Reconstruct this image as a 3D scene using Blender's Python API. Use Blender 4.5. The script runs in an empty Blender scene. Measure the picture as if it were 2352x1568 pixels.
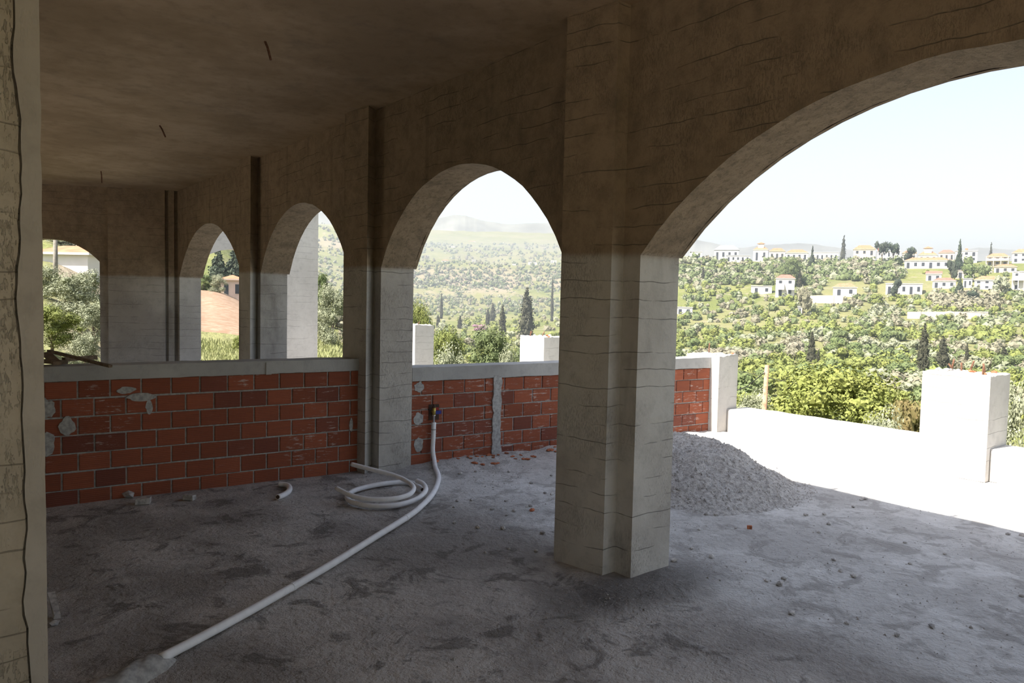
import bpy, bmesh, math, random
from mathutils import Vector, Matrix, noise

random.seed(7)
SC = bpy.context.scene
COL = SC.collection
PI = math.pi

# ------------------------------------------------------------------ camera
F, XA, HOR, ROLL, CH = 1675.0, -140.0, 692.0, 0.022, 1.6
_c, _s = math.cos(ROLL), math.sin(ROLL)
_d = (784 - HOR) * _c
PITCH = math.atan(_d / F)


def _cam(up, vp):
    return (up, F * math.cos(PITCH) - vp * math.sin(PITCH), -F * math.sin(PITCH) - vp * math.cos(PITCH))


_u = XA - 1176
_v = (HOR + math.tan(ROLL) * _u) - 784
_r = _cam(_c * _u + _s * _v, -_d)
YAW = math.atan2(_r[0], _r[1])


def ray(px, py):
    """direction of a photograph pixel (2352x1568 frame); world Y runs along the arcade, X out of it"""
    u, v = px - 1176, py - 784
    r = _cam(_c * u + _s * v, -_s * u + _c * v)
    return Vector((r[0] * math.cos(YAW) - r[1] * math.sin(YAW), r[0] * math.sin(YAW) + r[1] * math.cos(YAW), r[2])) / F


EYE = Vector((0, 0, CH))


def on_z(px, py, z=0.0):
    r = ray(px, py)
    return EYE + r * ((z - CH) / r.z)


def on_x(px, py, x):
    r = ray(px, py)
    return EYE + r * (x / r.x)


def on_y(px, py, y):
    r = ray(px, py)
    return EYE + r * (y / r.y)


fw = ray(1176, 784)
rt = (ray(1177, 784) - fw).normalized()
upv = (fw - ray(1176, 785)).normalized()
cd = bpy.data.cameras.new('camera')
cd.sensor_width = 36.0
cd.lens = F / 2352 * 36.0
cd.clip_start, cd.clip_end = 0.05, 30000
cam = bpy.data.objects.new('camera', cd)
COL.objects.link(cam)
bk = -fw.normalized()
cam.matrix_world = Matrix(((rt.x, upv.x, bk.x, 0), (rt.y, upv.y, bk.y, 0), (rt.z, upv.z, bk.z, CH), (0, 0, 0, 1)))
SC.camera = cam

# ------------------------------------------------------------------ light
SUN_EL, SUN_AZ = math.radians(52), math.radians(-8)      # travel direction heads +X, a little to -Y
SUN_DIR = Vector((math.cos(SUN_EL) * math.cos(SUN_AZ), math.cos(SUN_EL) * math.sin(SUN_AZ), -math.sin(SUN_EL)))
w = bpy.data.worlds.new('sky')
SC.world = w
w.use_nodes = True
nt = w.node_tree
bg = nt.nodes['Background']
sky = nt.nodes.new('ShaderNodeTexSky')
sky.sky_type = 'NISHITA'
sky.sun_disc = False
sky.sun_elevation = SUN_EL
# sun seen towards -SUN_DIR
sky.sun_rotation = math.atan2(-SUN_DIR.x, -SUN_DIR.y)
sky.altitude = 100
sky.air_density = 1.0
sky.dust_density = 2.6
sky.ozone_density = 1.0
hs_ = nt.nodes.new('ShaderNodeHueSaturation')       # hazy, washed-out spring sky
hs_.inputs['Saturation'].default_value = 0.58
hs_.inputs['Value'].default_value = 1.0
nt.links.new(sky.outputs[0], hs_.inputs['Color'])
nt.links.new(hs_.outputs[0], bg.inputs[0])
bg.inputs[1].default_value = 0.285
sl = bpy.data.lights.new('sun', 'SUN')
sl.energy = 14.0
sl.angle = math.radians(0.6)
sl.color = (1.0, 0.95, 0.87)
sun = bpy.data.objects.new('sun', sl)
COL.objects.link(sun)
sun.location = (-30, 5, 40)
sun.rotation_euler = SUN_DIR.to_track_quat('-Z', 'Y').to_euler()
vs = SC.view_settings
vs.view_transform = 'Standard'
vs.look = 'None'
vs.exposure = 0.0
vs.gamma = 1.0
vs.use_curve_mapping = False
SC.cycles.max_bounces = 8
SC.cycles.diffuse_bounces = 4
SC.cycles.use_adaptive_sampling = True
SC.cycles.adaptive_threshold = 0.06
SC.cycles.use_denoising = True


# ------------------------------------------------------------------ materials
class NT:
    def __init__(s, name):
        s.m = bpy.data.materials.new(name)
        s.m.use_nodes = True
        s.t = s.m.node_tree
        s.b = s.t.nodes['Principled BSDF']
        s.b.inputs['Specular IOR Level'].default_value = 0.2
        s.b.inputs['Roughness'].default_value = 0.9
        s.pos = s.n('ShaderNodeNewGeometry').outputs['Position']

    def n(s, typ, **kw):
        nd = s.t.nodes.new(typ)
        for k, v in kw.items():
            setattr(nd, k, v)
        return nd

    def put(s, sock, v):
        if hasattr(v, 'is_output'):
            s.t.links.new(v, sock)
        elif isinstance(v, (tuple, list)):
            sock.default_value = (*v, 1) if len(v) == 3 and len(sock.default_value) == 4 else v
        else:
            sock.default_value = v

    def math(s, op, a, b=0.0, c=None, clamp=False):
        nd = s.n('ShaderNodeMath', operation=op, use_clamp=clamp)
        s.put(nd.inputs[0], a)
        s.put(nd.inputs[1], b)
        if c is not None:
            s.put(nd.inputs[2], c)
        return nd.outputs[0]

    def noise(s, scale, detail=4, rough=0.6, vec=None, dist=0.0):
        nd = s.n('ShaderNodeTexNoise')
        s.put(nd.inputs['Vector'], vec if vec is not None else s.pos)
        nd.inputs['Scale'].default_value = scale
        nd.inputs['Detail'].default_value = min(detail, 4)
        nd.inputs['Roughness'].default_value = rough
        nd.inputs['Distortion'].default_value = dist
        return nd.outputs[0]

    def scale(s, v, vec=None):
        nd = s.n('ShaderNodeVectorMath', operation='MULTIPLY')
        s.put(nd.inputs[0], vec if vec is not None else s.pos)
        nd.inputs[1].default_value = v
        return nd.outputs[0]

    def step(s, v, a, b):
        nd = s.n('ShaderNodeMapRange', interpolation_type='SMOOTHSTEP')
        s.put(nd.inputs[0], v)
        nd.inputs[1].default_value = a
        nd.inputs[2].default_value = b
        return nd.outputs[0]

    def mix(s, f, a, b, mode='MIX'):
        nd = s.n('ShaderNodeMix', data_type='RGBA', blend_type=mode)
        s.put(nd.inputs[0], f)
        s.put(nd.inputs[6], a)
        s.put(nd.inputs[7], b)
        return nd.outputs[2]

    def xyz(s, vec=None):
        nd = s.n('ShaderNodeSeparateXYZ')
        s.put(nd.inputs[0], vec if vec is not None else s.pos)
        return nd.outputs

    def bump(s, h, strength=0.5, dist=0.01):
        nd = s.n('ShaderNodeBump')
        nd.inputs['Strength'].default_value = strength
        nd.inputs['Distance'].default_value = dist
        s.put(nd.inputs['Height'], h)
        s.t.links.new(nd.outputs[0], s.b.inputs['Normal'])

    def color(s, c):
        s.put(s.b.inputs['Base Color'], c)
        return s


def mat_plain(name, col, rough=0.8, metal=0.0, var=0.0, scale=20):
    t = NT(name)
    t.b.inputs['Roughness'].default_value = rough
    t.b.inputs['Metallic'].default_value = metal
    if var:
        f = t.noise(scale, 5)
        t.color(t.mix(t.step(f, 0.3, 0.7), tuple(c * (1 - var) for c in col), tuple(min(1, c * (1 + var)) for c in col)))
    else:
        t.color(col)
    return t.m


def mat_concrete(name, c1, c2, lines=0.75, pitch=0.105, rough_bump=0.35, stain=(0.10, 0.085, 0.07), stain_amt=0.5, pour=None, pit=42, pitdark=0.0):
    """board-marked rough concrete: mottled, with thin broken horizontal board joints"""
    t = NT(name)
    big = t.noise(1.1, 5, 0.62)
    mid = t.noise(9, 5, 0.7)
    c = t.mix(t.step(big, 0.35, 0.68), c1, c2)
    c = t.mix(t.math('MULTIPLY', t.step(mid, 0.45, 0.75), 0.35), c, tuple(x * 0.62 for x in c1))
    if pour:      # the later, browner pour above the springing line
        zz = t.math('ADD', t.xyz()[2], t.math('MULTIPLY', t.math('SUBTRACT', t.noise(3, 3), 0.5), 0.05))
        c = t.mix(t.step(zz, 1.85, 1.91), c, t.mix(t.step(mid, 0.35, 0.7), pour, tuple(x * 0.72 for x in pour)))
    st = t.noise(2.3, 6, 0.7, t.scale((1, 1, 0.35)))
    c = t.mix(t.math('MULTIPLY', t.step(st, 0.55, 0.78), stain_amt), c, stain)
    z = t.xyz()[2]
    wob = t.math('MULTIPLY', t.math('SUBTRACT', t.noise(1.7, 3), 0.5), 0.10)
    fr = t.math('FRACT', t.math('DIVIDE', t.math('ADD', z, wob), pitch))
    ln = t.math('SUBTRACT', 1.0, t.step(t.math('ABSOLUTE', t.math('SUBTRACT', fr, 0.5)), 0.008, 0.032))
    msk = t.step(t.noise(2.1, 4, 0.6, t.scale((1, 1, 3.2))), 0.47, 0.56)
    up_ = t.step(t.math('ABSOLUTE', t.xyz(t.n('ShaderNodeNewGeometry').outputs['Normal'])[2]), 0.12, 0.35)
    lm = t.math('MULTIPLY', t.math('MULTIPLY', ln, msk), t.math('MULTIPLY', t.math('SUBTRACT', 1.0, up_), lines))
    c = t.mix(lm, c, tuple(x * 0.18 for x in c1))
    pits = t.step(t.noise(pit, 3, 0.6, t.scale((1, 1, 0.3))), 0.36, 0.48)
    gn = t.math('MULTIPLY', t.xyz(t.n('ShaderNodeNewGeometry').outputs['Normal'])[2], 1.0)
    soff = t.step(t.math('ABSOLUTE', gn), 0.12, 0.35)
    pits = t.math('MAXIMUM', pits, t.math('MULTIPLY', t.step(t.noise(2.6, 4, 0.6), 0.36, 0.56), t.math('SUBTRACT', 1.0, soff)))
    c = t.mix(t.math('MULTIPLY', t.math('SUBTRACT', 1.0, pits), pitdark), c, tuple(x * 0.3 for x in c1))
    if pour:
        sp_ = t.step(t.noise(26, 5, 0.75), 0.47, 0.66)
        c = t.mix(t.math('MULTIPLY', t.math('MULTIPLY', sp_, soff), 0.6), c, tuple(x * 0.38 for x in pour))
        yv = t.math('ADD', t.xyz()[1], t.math('MULTIPLY', t.math('SUBTRACT', t.noise(0.8, 2), 0.5), 0.06))
        fv = t.math('ABSOLUTE', t.math('SUBTRACT', t.math('FRACT', t.math('DIVIDE', yv, 0.61)), 0.5))
        seam = t.math('MULTIPLY', t.math('SUBTRACT', 1.0, t.step(fv, 0.01, 0.07)), t.step(t.noise(1.3, 2), 0.42, 0.6))
        c = t.mix(t.math('MULTIPLY', seam, 0.35), c, tuple(x * 0.4 for x in pour))
    t.color(c)
    h = t.math('ADD', t.math('MULTIPLY', pits, 0.6), t.math('MULTIPLY', mid, 0.7))
    h = t.math('SUBTRACT', h, t.math('MULTIPLY', lm, 1.2))
    t.bump(h, rough_bump, 0.02)
    return t.m


M = {}
M['concrete'] = mat_concrete('board_marked_concrete', (0.40, 0.375, 0.345), (0.52, 0.50, 0.465), lines=0.6, pour=(0.33, 0.255, 0.18), pitdark=0.24, pit=150, rough_bump=0.55)
M['ceiling'] = mat_concrete('ceiling_concrete', (0.38, 0.285, 0.18), (0.52, 0.405, 0.275), lines=0.0, rough_bump=0.12, stain=(0.2, 0.165, 0.125), stain_amt=0.45)
M['pillar'] = mat_concrete('rough_pillar_concrete', (0.31, 0.275, 0.22), (0.44, 0.40, 0.33), lines=0.35, pitch=0.07, rough_bump=0.7, pit=110, pitdark=0.3)
M['band'] = mat_concrete('smooth_band_concrete', (0.33, 0.305, 0.27), (0.40, 0.375, 0.335), lines=0.0, rough_bump=0.25)
M['coping'] = mat_concrete('coping_concrete', (0.36, 0.355, 0.345), (0.45, 0.445, 0.43), lines=0.0, rough_bump=0.2, stain=(0.2, 0.19, 0.18), stain_amt=0.25)
M['pale'] = mat_concrete('pale_concrete', (0.50, 0.475, 0.445), (0.58, 0.555, 0.52), lines=0.5, pitch=0.13, rough_bump=0.3, stain=(0.36, 0.32, 0.28), stain_amt=0.3)
M['mortar'] = mat_plain('mortar', (0.37, 0.365, 0.355), 0.95, var=0.25, scale=35)
M['pvc'] = mat_plain('white_plastic_pipe', (0.84, 0.84, 0.86), 0.45, var=0.06, scale=15)
M['chrome'] = mat_plain('bright_metal', (0.7, 0.68, 0.66), 0.3, 0.9)
M['brass'] = mat_plain('brass', (0.55, 0.42, 0.12), 0.4, 0.8)
M['blue'] = mat_plain('blue_plastic', (0.03, 0.04, 0.22), 0.5)
M['red'] = mat_plain('red_paint', (0.25, 0.025, 0.02), 0.5)
M['shade_and_cap'] = mat_plain('hole_shade_and_dark_cap', (0.07, 0.045, 0.035), 0.95)  # painted shade for hole and pipe ends; plain dark colour on the tap cap
M['rust'] = mat_plain('rusty_steel', (0.16, 0.085, 0.055), 0.85, 0.2, var=0.4, scale=60)
M['timber'] = mat_plain('weathered_timber', (0.17, 0.125, 0.085), 0.9, var=0.35, scale=25)
M['pole'] = mat_plain('brown_wood_pole', (0.36, 0.22, 0.14), 0.9, var=0.3, scale=8)
M['greypole'] = mat_plain('grey_wood_pole', (0.22, 0.2, 0.17), 0.9, var=0.2, scale=8)
M['cable'] = mat_plain('black_cable', (0.03, 0.03, 0.03), 0.6)
M['dirt'] = mat_plain('tan_bounce_earth', (0.46, 0.36, 0.26), 0.95, var=0.2, scale=2)
M['stone'] = mat_plain('grey_rubble', (0.42, 0.40, 0.385), 0.95, var=0.35, scale=30)
M['shard'] = mat_plain('red_brick_rubble', (0.38, 0.135, 0.07), 0.95, var=0.4, scale=40)
M['house'] = mat_plain('white_render', (0.62, 0.60, 0.57), 0.9, var=0.06, scale=0.6)
M['house2'] = mat_plain('cream_render', (0.58, 0.50, 0.40), 0.9, var=0.06, scale=0.6)
M['house3'] = mat_plain('pink_render', (0.58, 0.44, 0.38), 0.9, var=0.06, scale=0.6)
M['housegrey'] = mat_plain('grey_render', (0.42, 0.42, 0.42), 0.9, var=0.06, scale=0.6)
M['tiles'] = mat_plain('terracotta_roof', (0.36, 0.165, 0.095), 0.9, var=0.2, scale=1.5)
M['tilesred'] = mat_plain('red_roof', (0.34, 0.13, 0.10), 0.9, var=0.2, scale=1.5)
M['pane'] = mat_plain('dark_window', (0.05, 0.055, 0.065), 0.3)
M['trunk'] = mat_plain('bark', (0.13, 0.10, 0.075), 0.95, var=0.3, scale=6)


def mat_brick():
    t = NT('hollow_clay_brick')
    oi = t.n('ShaderNodeObjectInfo')
    rnd = oi.outputs['Random']
    base = t.mix(rnd, (0.23, 0.072, 0.040), (0.33, 0.102, 0.055))
    dark = t.math('GREATER_THAN', t.math('FRACT', t.math('MULTIPLY', rnd, 7.31)), 0.86)
    base = t.mix(t.math('MULTIPLY', dark, 0.55), base, (0.13, 0.05, 0.042))
    v = t.noise(5, 5, 0.65, t.scale((1, 1, 9)))
    base = t.mix(t.math('MULTIPLY', t.step(v, 0.4, 0.7), 0.3), base, (0.17, 0.062, 0.043))
    # lime bloom smeared along the scoring, on some of the bricks
    sm = t.noise(7, 6, 0.75, t.scale((1.3, 1.3, 8)))
    pick = t.math('ADD', t.step(t.noise(1.6, 2, 0.5), 0.52, 0.64), t.math('MULTIPLY', t.step(t.xyz()[0], 3.3, 3.6), t.step(t.noise(3.1, 2, 0.5), 0.42, 0.58)), clamp=True)
    base = t.mix(t.math('MULTIPLY', t.math('MULTIPLY', t.step(sm, 0.565, 0.64), pick), 0.7), base, (0.55, 0.47, 0.43))
    t.color(base)
    z = t.xyz()[2]
    sc = t.math('SINE', t.math('MULTIPLY', z, 2 * PI / 0.0145))
    t.bump(t.math('ADD', t.math('MULTIPLY', sc, 0.3), t.noise(30, 4)), 0.45, 0.006)
    return t.m


M['brick'] = mat_brick()


def mat_floor():
    t = NT('dusty_concrete_floor')
    x = t.xyz()[0]
    n1 = t.noise(0.9, 6, 0.65, dist=0.4)
    n2 = t.noise(3.5, 7, 0.7, dist=0.6)
    n3 = t.noise(24, 5, 0.7)
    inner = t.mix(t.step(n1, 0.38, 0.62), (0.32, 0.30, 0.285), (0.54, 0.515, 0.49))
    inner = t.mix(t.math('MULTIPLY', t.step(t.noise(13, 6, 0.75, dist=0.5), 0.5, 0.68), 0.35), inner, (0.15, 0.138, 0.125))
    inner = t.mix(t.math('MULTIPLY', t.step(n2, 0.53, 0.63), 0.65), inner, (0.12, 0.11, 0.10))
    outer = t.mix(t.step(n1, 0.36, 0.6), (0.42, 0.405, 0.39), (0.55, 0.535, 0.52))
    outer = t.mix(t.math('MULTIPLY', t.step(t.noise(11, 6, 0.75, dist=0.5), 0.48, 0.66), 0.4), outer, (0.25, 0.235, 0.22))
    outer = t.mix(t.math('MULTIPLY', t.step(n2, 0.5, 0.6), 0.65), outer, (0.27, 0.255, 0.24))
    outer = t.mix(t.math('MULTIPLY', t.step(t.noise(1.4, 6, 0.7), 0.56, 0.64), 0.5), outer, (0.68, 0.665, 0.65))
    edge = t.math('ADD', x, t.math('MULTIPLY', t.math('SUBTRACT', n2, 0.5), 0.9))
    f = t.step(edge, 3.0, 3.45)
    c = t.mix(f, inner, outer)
    dv = t.n('ShaderNodeVectorMath', operation='DISTANCE')
    t.put(dv.inputs[0], t.scale((0.62, 1.25, 1)))
    dv.inputs[1].default_value = (3.15 * 0.62, 2.72 * 1.25, 0)
    dirt = t.math('MULTIPLY', t.math('SUBTRACT', 1.0, t.step(t.math('ADD', dv.outputs['Value'], t.math('MULTIPLY', n2, 0.55)), 0.45, 0.8)), 0.75)
    c = t.mix(dirt, c, (0.10, 0.09, 0.082))
    sp = t.step(t.noise(95, 2, 0.5), 0.66, 0.72)
    c = t.mix(t.math('MULTIPLY', sp, 0.5), c, (0.5, 0.48, 0.46))
    sp2 = t.step(t.noise(60, 2, 0.5), 0.67, 0.72)
    c = t.mix(t.math('MULTIPLY', sp2, 0.6), c, (0.09, 0.085, 0.08))
    t.color(c)
    t.bump(t.math('ADD', t.math('MULTIPLY', n2, 0.8), t.math('MULTIPLY', n3, 0.7)), 0.8, 0.035)
    return t.m


M['floor'] = mat_floor()
tg = NT('grey_gravel')
g1 = tg.noise(30, 6, 0.75)
tg.color(tg.mix(tg.step(g1, 0.35, 0.68), (0.36, 0.34, 0.325), (0.64, 0.615, 0.59)))
tg.bump(g1, 1.0, 0.04)
M['gravel'] = tg.m


def mat_ground():
    t = NT('valley_ground')
    a = t.noise(0.02, 8, 0.65)
    b = t.noise(0.14, 6, 0.7)
    c = t.mix(t.step(a, 0.38, 0.62), (0.115, 0.137, 0.036), (0.173, 0.180, 0.058))
    c = t.mix(t.math('MULTIPLY', t.step(b, 0.5, 0.68), 0.8), c, (0.20, 0.19, 0.10))
    c = t.mix(t.math('MULTIPLY', t.step(t.noise(0.06, 6, 0.7), 0.58, 0.66), 0.8), c, (0.25, 0.215, 0.155))
    vo = t.n('ShaderNodeTexVoronoi')
    t.put(vo.inputs['Vector'], t.pos)
    vo.inputs['Scale'].default_value = 0.009
    vo.inputs['Randomness'].default_value = 1.0
    cellv = t.xyz(vo.outputs['Color'])[0]
    c = t.mix(t.math('MULTIPLY', t.step(cellv, 0.55, 0.7), 0.45), c, (0.20, 0.185, 0.10))
    geo = t.n('ShaderNodeNewGeometry')
    nz = t.xyz(geo.outputs['Normal'])[2]
    steep = t.math('SUBTRACT', 1.0, t.step(nz, 0.93, 0.985))
    cl = t.math('MULTIPLY', steep, t.step(t.noise(0.013, 7, 0.72), 0.46, 0.53))
    c = t.mix(cl, c, (0.25, 0.21, 0.15))
    t.color(c)
    t.bump(t.noise(0.5, 6, 0.7), 0.8, 1.0)
    return t.m


M['ground'] = mat_ground()


def mat_leaf(name, c1, c2, c3, sc=0.9):
    t = NT(name)
    oi = t.n('ShaderNodeObjectInfo')
    f = t.noise(sc, 4, 0.6)
    c = t.mix(t.step(f, 0.35, 0.65), c1, c2)
    c = t.mix(t.math('MULTIPLY', oi.outputs['Random'], 0.6), c, c3)
    t.color(c)
    t.b.inputs['Roughness'].default_value = 0.7
    return t.m


M['leaf_bright'] = mat_leaf('yellow_green_leaves', (0.145, 0.165, 0.040), (0.210, 0.220, 0.060), (0.125, 0.160, 0.050))
M['leaf_green'] = mat_leaf('mid_green_leaves', (0.085, 0.120, 0.040), (0.140, 0.170, 0.065), (0.110, 0.130, 0.060))
M['leaf_olive'] = mat_leaf('silver_green_leaves', (0.190, 0.205, 0.125), (0.290, 0.300, 0.200), (0.220, 0.235, 0.150))
M['leaf_brown'] = mat_leaf('brownish_twigs', (0.170, 0.155, 0.110), (0.240, 0.220, 0.165), (0.190, 0.190, 0.110))
M['leaf_rust'] = mat_leaf('rusty_leaves', (0.118, 0.102, 0.037), (0.166, 0.112, 0.052), (0.126, 0.120, 0.044))
M['leaf_dark'] = mat_leaf('dark_cypress_leaves', (0.036, 0.039, 0.022), (0.064, 0.061, 0.040), (0.051, 0.051, 0.030), 3)
M['leaf_pine'] = mat_leaf('dark_pine_needles', (0.034, 0.053, 0.031), (0.063, 0.079, 0.049), (0.052, 0.058, 0.042))
M['leaf_pink'] = mat_leaf('pink_blossom', (0.261, 0.126, 0.180), (0.327, 0.192, 0.240), (0.282, 0.157, 0.201))
M['grass'] = mat_leaf('meadow_grass', (0.250, 0.270, 0.110), (0.340, 0.340, 0.170), (0.280, 0.290, 0.130), 0.3)
tf = NT('ploughed_soil')
fx = tf.noise(1.5, 5, 0.7)
tf.color(tf.mix(tf.step(fx, 0.4, 0.65), (0.22, 0.145, 0.095), (0.29, 0.205, 0.145)))
M['soil'] = tf.m
M['hill'] = mat_plain('bare_mountain', (0.16, 0.17, 0.15), 0.95, var=0.25, scale=0.002)


# ------------------------------------------------------------------ mesh helpers
class MB:
    def __init__(s):
        s.v, s.f = [], []

    def quad(s, a, b, c, d):
        i = len(s.v)
        s.v += [tuple(a), tuple(b), tuple(c), tuple(d)]
        s.f.append((i, i + 1, i + 2, i + 3))

    def poly(s, pts):
        i = len(s.v)
        s.v += [tuple(p) for p in pts]
        s.f.append(tuple(range(i, i + len(pts))))

    def box(s, x0, x1, y0, y1, z0, z1):
        s.prism([(x0, y0), (x1, y0), (x1, y1), (x0, y1)], z0, z1)
        return s

    def prism(s, pts, z0, z1):
        """pts counter-clockwise in plan"""
        n, i = len(pts), len(s.v)
        s.v += [(p[0], p[1], z0) for p in pts] + [(p[0], p[1], z1) for p in pts]
        s.f.append(tuple(i + k for k in reversed(range(n))))
        s.f.append(tuple(i + n + k for k in range(n)))
        for k in range(n):
            j = (k + 1) % n
            s.f.append((i + k, i + j, i + n + j, i + n + k))
        return s

    def obox(s, c, ax, ay, az):
        """box from centre and three half-axis vectors"""
        i = len(s.v)
        for sx, sy, sz in ((-1, -1, -1), (1, -1, -1), (1, 1, -1), (-1, 1, -1), (-1, -1, 1), (1, -1, 1), (1, 1, 1), (-1, 1, 1)):
            s.v.append(tuple(Vector(c) + ax * sx + ay * sy + az * sz))
        for q in ((3, 2, 1, 0), (4, 5, 6, 7), (0, 1, 5, 4), (1, 2, 6, 5), (2, 3, 7, 6), (3, 0, 4, 7)):
            s.f.append(tuple(i + k for k in q))
        return s

    def tube(s, pts, rad, seg=10, caps=True):
        pts = [Vector(p) for p in pts]
        rads = rad if isinstance(rad, (list, tuple)) else [rad] * len(pts)
        i0 = len(s.v)
        prev = None
        for k, p in enumerate(pts):
            t = (pts[min(k + 1, len(pts) - 1)] - pts[max(k - 1, 0)]).normalized()
            if prev is None:
                a = t.orthogonal().normalized()
            else:
                a = (prev - t * prev.dot(t)).normalized()
            prev = a
            b = t.cross(a)
            for q in range(seg):
                an = 2 * PI * q / seg
                s.v.append(tuple(p + (a * math.cos(an) + b * math.sin(an)) * rads[k]))
        for k in range(len(pts) - 1):
            for q in range(seg):
                r = (q + 1) % seg
                s.f.append((i0 + k * seg + q, i0 + k * seg + r, i0 + (k + 1) * seg + r, i0 + (k + 1) * seg + q))
        if caps:
            s.f.append(tuple(i0 + q for q in reversed(range(seg))))
            e = i0 + (len(pts) - 1) * seg
            s.f.append(tuple(e + q for q in range(seg)))
        return s

    def mesh(s, name, mat, smooth=False):
        me = bpy.data.meshes.new(name)
        me.from_pydata(s.v, [], s.f)
        if mat:
            me.materials.append(mat if not isinstance(mat, str) else M[mat])
        if smooth:
            me.polygons.foreach_set('use_smooth', [True] * len(me.polygons))
        me.update()
        return me

    def build(s, name, mat, parent=None, smooth=False, weld=False):
        me = s.mesh(name, mat, smooth)
        if weld:
            bm = bmesh.new()
            bm.from_mesh(me)
            bmesh.ops.remove_doubles(bm, verts=bm.verts, dist=1e-5)
            bmesh.ops.recalc_face_normals(bm, faces=bm.faces)
            bm.to_mesh(me)
            bm.free()
        return link(name, me, parent)


def link(name, me, parent=None, loc=None, rz=None, sc=None):
    o = bpy.data.objects.new(name, me)
    COL.objects.link(o)
    if parent is not None:
        o.parent = parent
    if loc is not None:
        o.location = loc
    if rz is not None:
        o.rotation_euler = (0, 0, rz)
    if sc is not None:
        o.scale = sc
    return o


def tag(o, label=None, cat=None, group=None, kind=None):
    if label:
        o['label'] = label
    if cat:
        o['category'] = cat
    if group:
        o['group'] = group
    if kind:
        o['kind'] = kind
    return o


def empty(name, loc, label=None, cat=None, group=None, rz=0.0):
    o = bpy.data.objects.new(name, None)
    o.empty_display_size = 0.2
    COL.objects.link(o)
    o.location = loc
    o.rotation_euler = (0, 0, rz)
    return tag(o, label, cat, group)


def spline(pts, n=8):
    """Catmull-Rom through pts"""
    pts = [Vector(p) for p in pts]
    P = [pts[0] * 2 - pts[1]] + pts + [pts[-1] * 2 - pts[-2]]
    out = []
    for k in range(1, len(P) - 2):
        a, b, c, d = P[k - 1:k + 3]
        for q in range(n):
            t = q / n
            out.append(0.5 * ((2 * b) + (c - a) * t + (2 * a - 5 * b + 4 * c - d) * t * t + (3 * b - a - 3 * c + d) * t ** 3))
    out.append(pts[-1])
    return out


def fbm(x, y, z=0.0, o=4):
    return noise.fractal(Vector((x, y, z)), 1.0, 2.0, o)


# ------------------------------------------------------------------ the building
XI, XO = 3.15, 3.49          # inner and outer face of the arcade wall
ZC, ZR = 3.31, 3.50          # ceiling and roof
XL = -3.4                    # left wall


def arch_z(t, half, zs, za):
    rise = za - zs
    R = (half * half + rise * rise) / (2 * rise)
    return za - R + math.sqrt(max(0.0, R * R - t * t))


def arch_wall(openings, u0, u1, ztop, zs, za, tofn, d0, d1, nseg=28, ragged=0.004, seed=1):
    """wall along u with segment-arched openings; tofn(u, d, z) -> world; d0 inner, d1 outer"""
    rr = random.Random(seed)
    mb = MB()
    P = tofn
    edge = u0

    def slab(a, b, za0, zb0, z1, under=True):
        # piece between u=a and u=b, lower edge za0..zb0
        mb.quad(P(a, d0, za0), P(a, d0, z1), P(b, d0, z1), P(b, d0, zb0))
        mb.quad(P(a, d1, za0), P(b, d1, zb0), P(b, d1, z1), P(a, d1, z1))
        if under:
            mb.quad(P(a, d0, za0), P(b, d0, zb0), P(b, d1, zb0), P(a, d1, za0))
        mb.quad(P(a, d0, z1), P(a, d1, z1), P(b, d1, z1), P(b, d0, z1))

    for k, (a, b, s_, t_) in enumerate(openings):
        slab(edge, a, 0, 0, ztop)
        mb.quad(P(a, d0, 0), P(a, d0, s_), P(a, d1, s_), P(a, d1, 0))
        half, mid = (b - a) / 2, (a + b) / 2
        us = [a + (b - a) * q / nseg for q in range(nseg + 1)]
        zz = [arch_z(u - mid, half, s_, t_) + (rr.uniform(-ragged, ragged) if 0 < q < nseg else 0) for q, u in enumerate(us)]
        for q in range(nseg):
            slab(us[q], us[q + 1], zz[q], zz[q + 1], ztop)
        mb.quad(P(b, d0, 0), P(b, d1, 0), P(b, d1, s_), P(b, d0, s_))
        edge = b
    slab(edge, u1, 0, 0, ztop)
    mb.quad(P(u0, d0, 0), P(u0, d1, 0), P(u0, d1, ztop), P(u0, d0, ztop))
    mb.quad(P(u1, d0, 0), P(u1, d0, ztop), P(u1, d1, ztop), P(u1, d1, 0))
    return mb


ops = [(-4.2, -1.0, 1.88, 2.62), (-0.36, 2.84, 1.88, 2.615), (3.49, 5.95, 1.88, 2.635), (6.63, 9.10, 1.88, 2.63), (9.83, 13.0, 1.88, 2.655)]
wr = arch_wall(ops, -6.0, 13.2, ZC, 1.88, 2.63, lambda u, d, z: (d, u, z), XI, XO).build('wall_right', 'concrete', weld=True)
tag(wr, 'long board-marked concrete wall with a row of arched openings', kind='structure')
for pts in ([(3.16, 2.97), (3.16, 3.33), (2.985, 3.33), (3.05, 2.97)],
            [(3.16, 6.10), (3.16, 6.42), (3.0, 6.41), (3.03, 5.99)],
            [(3.16, 9.23), (3.16, 9.50), (3.01, 9.49), (3.03, 9.12)]):
    MB().prism(pts, 0, ZC).build('pilaster', 'concrete', wr)
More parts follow.
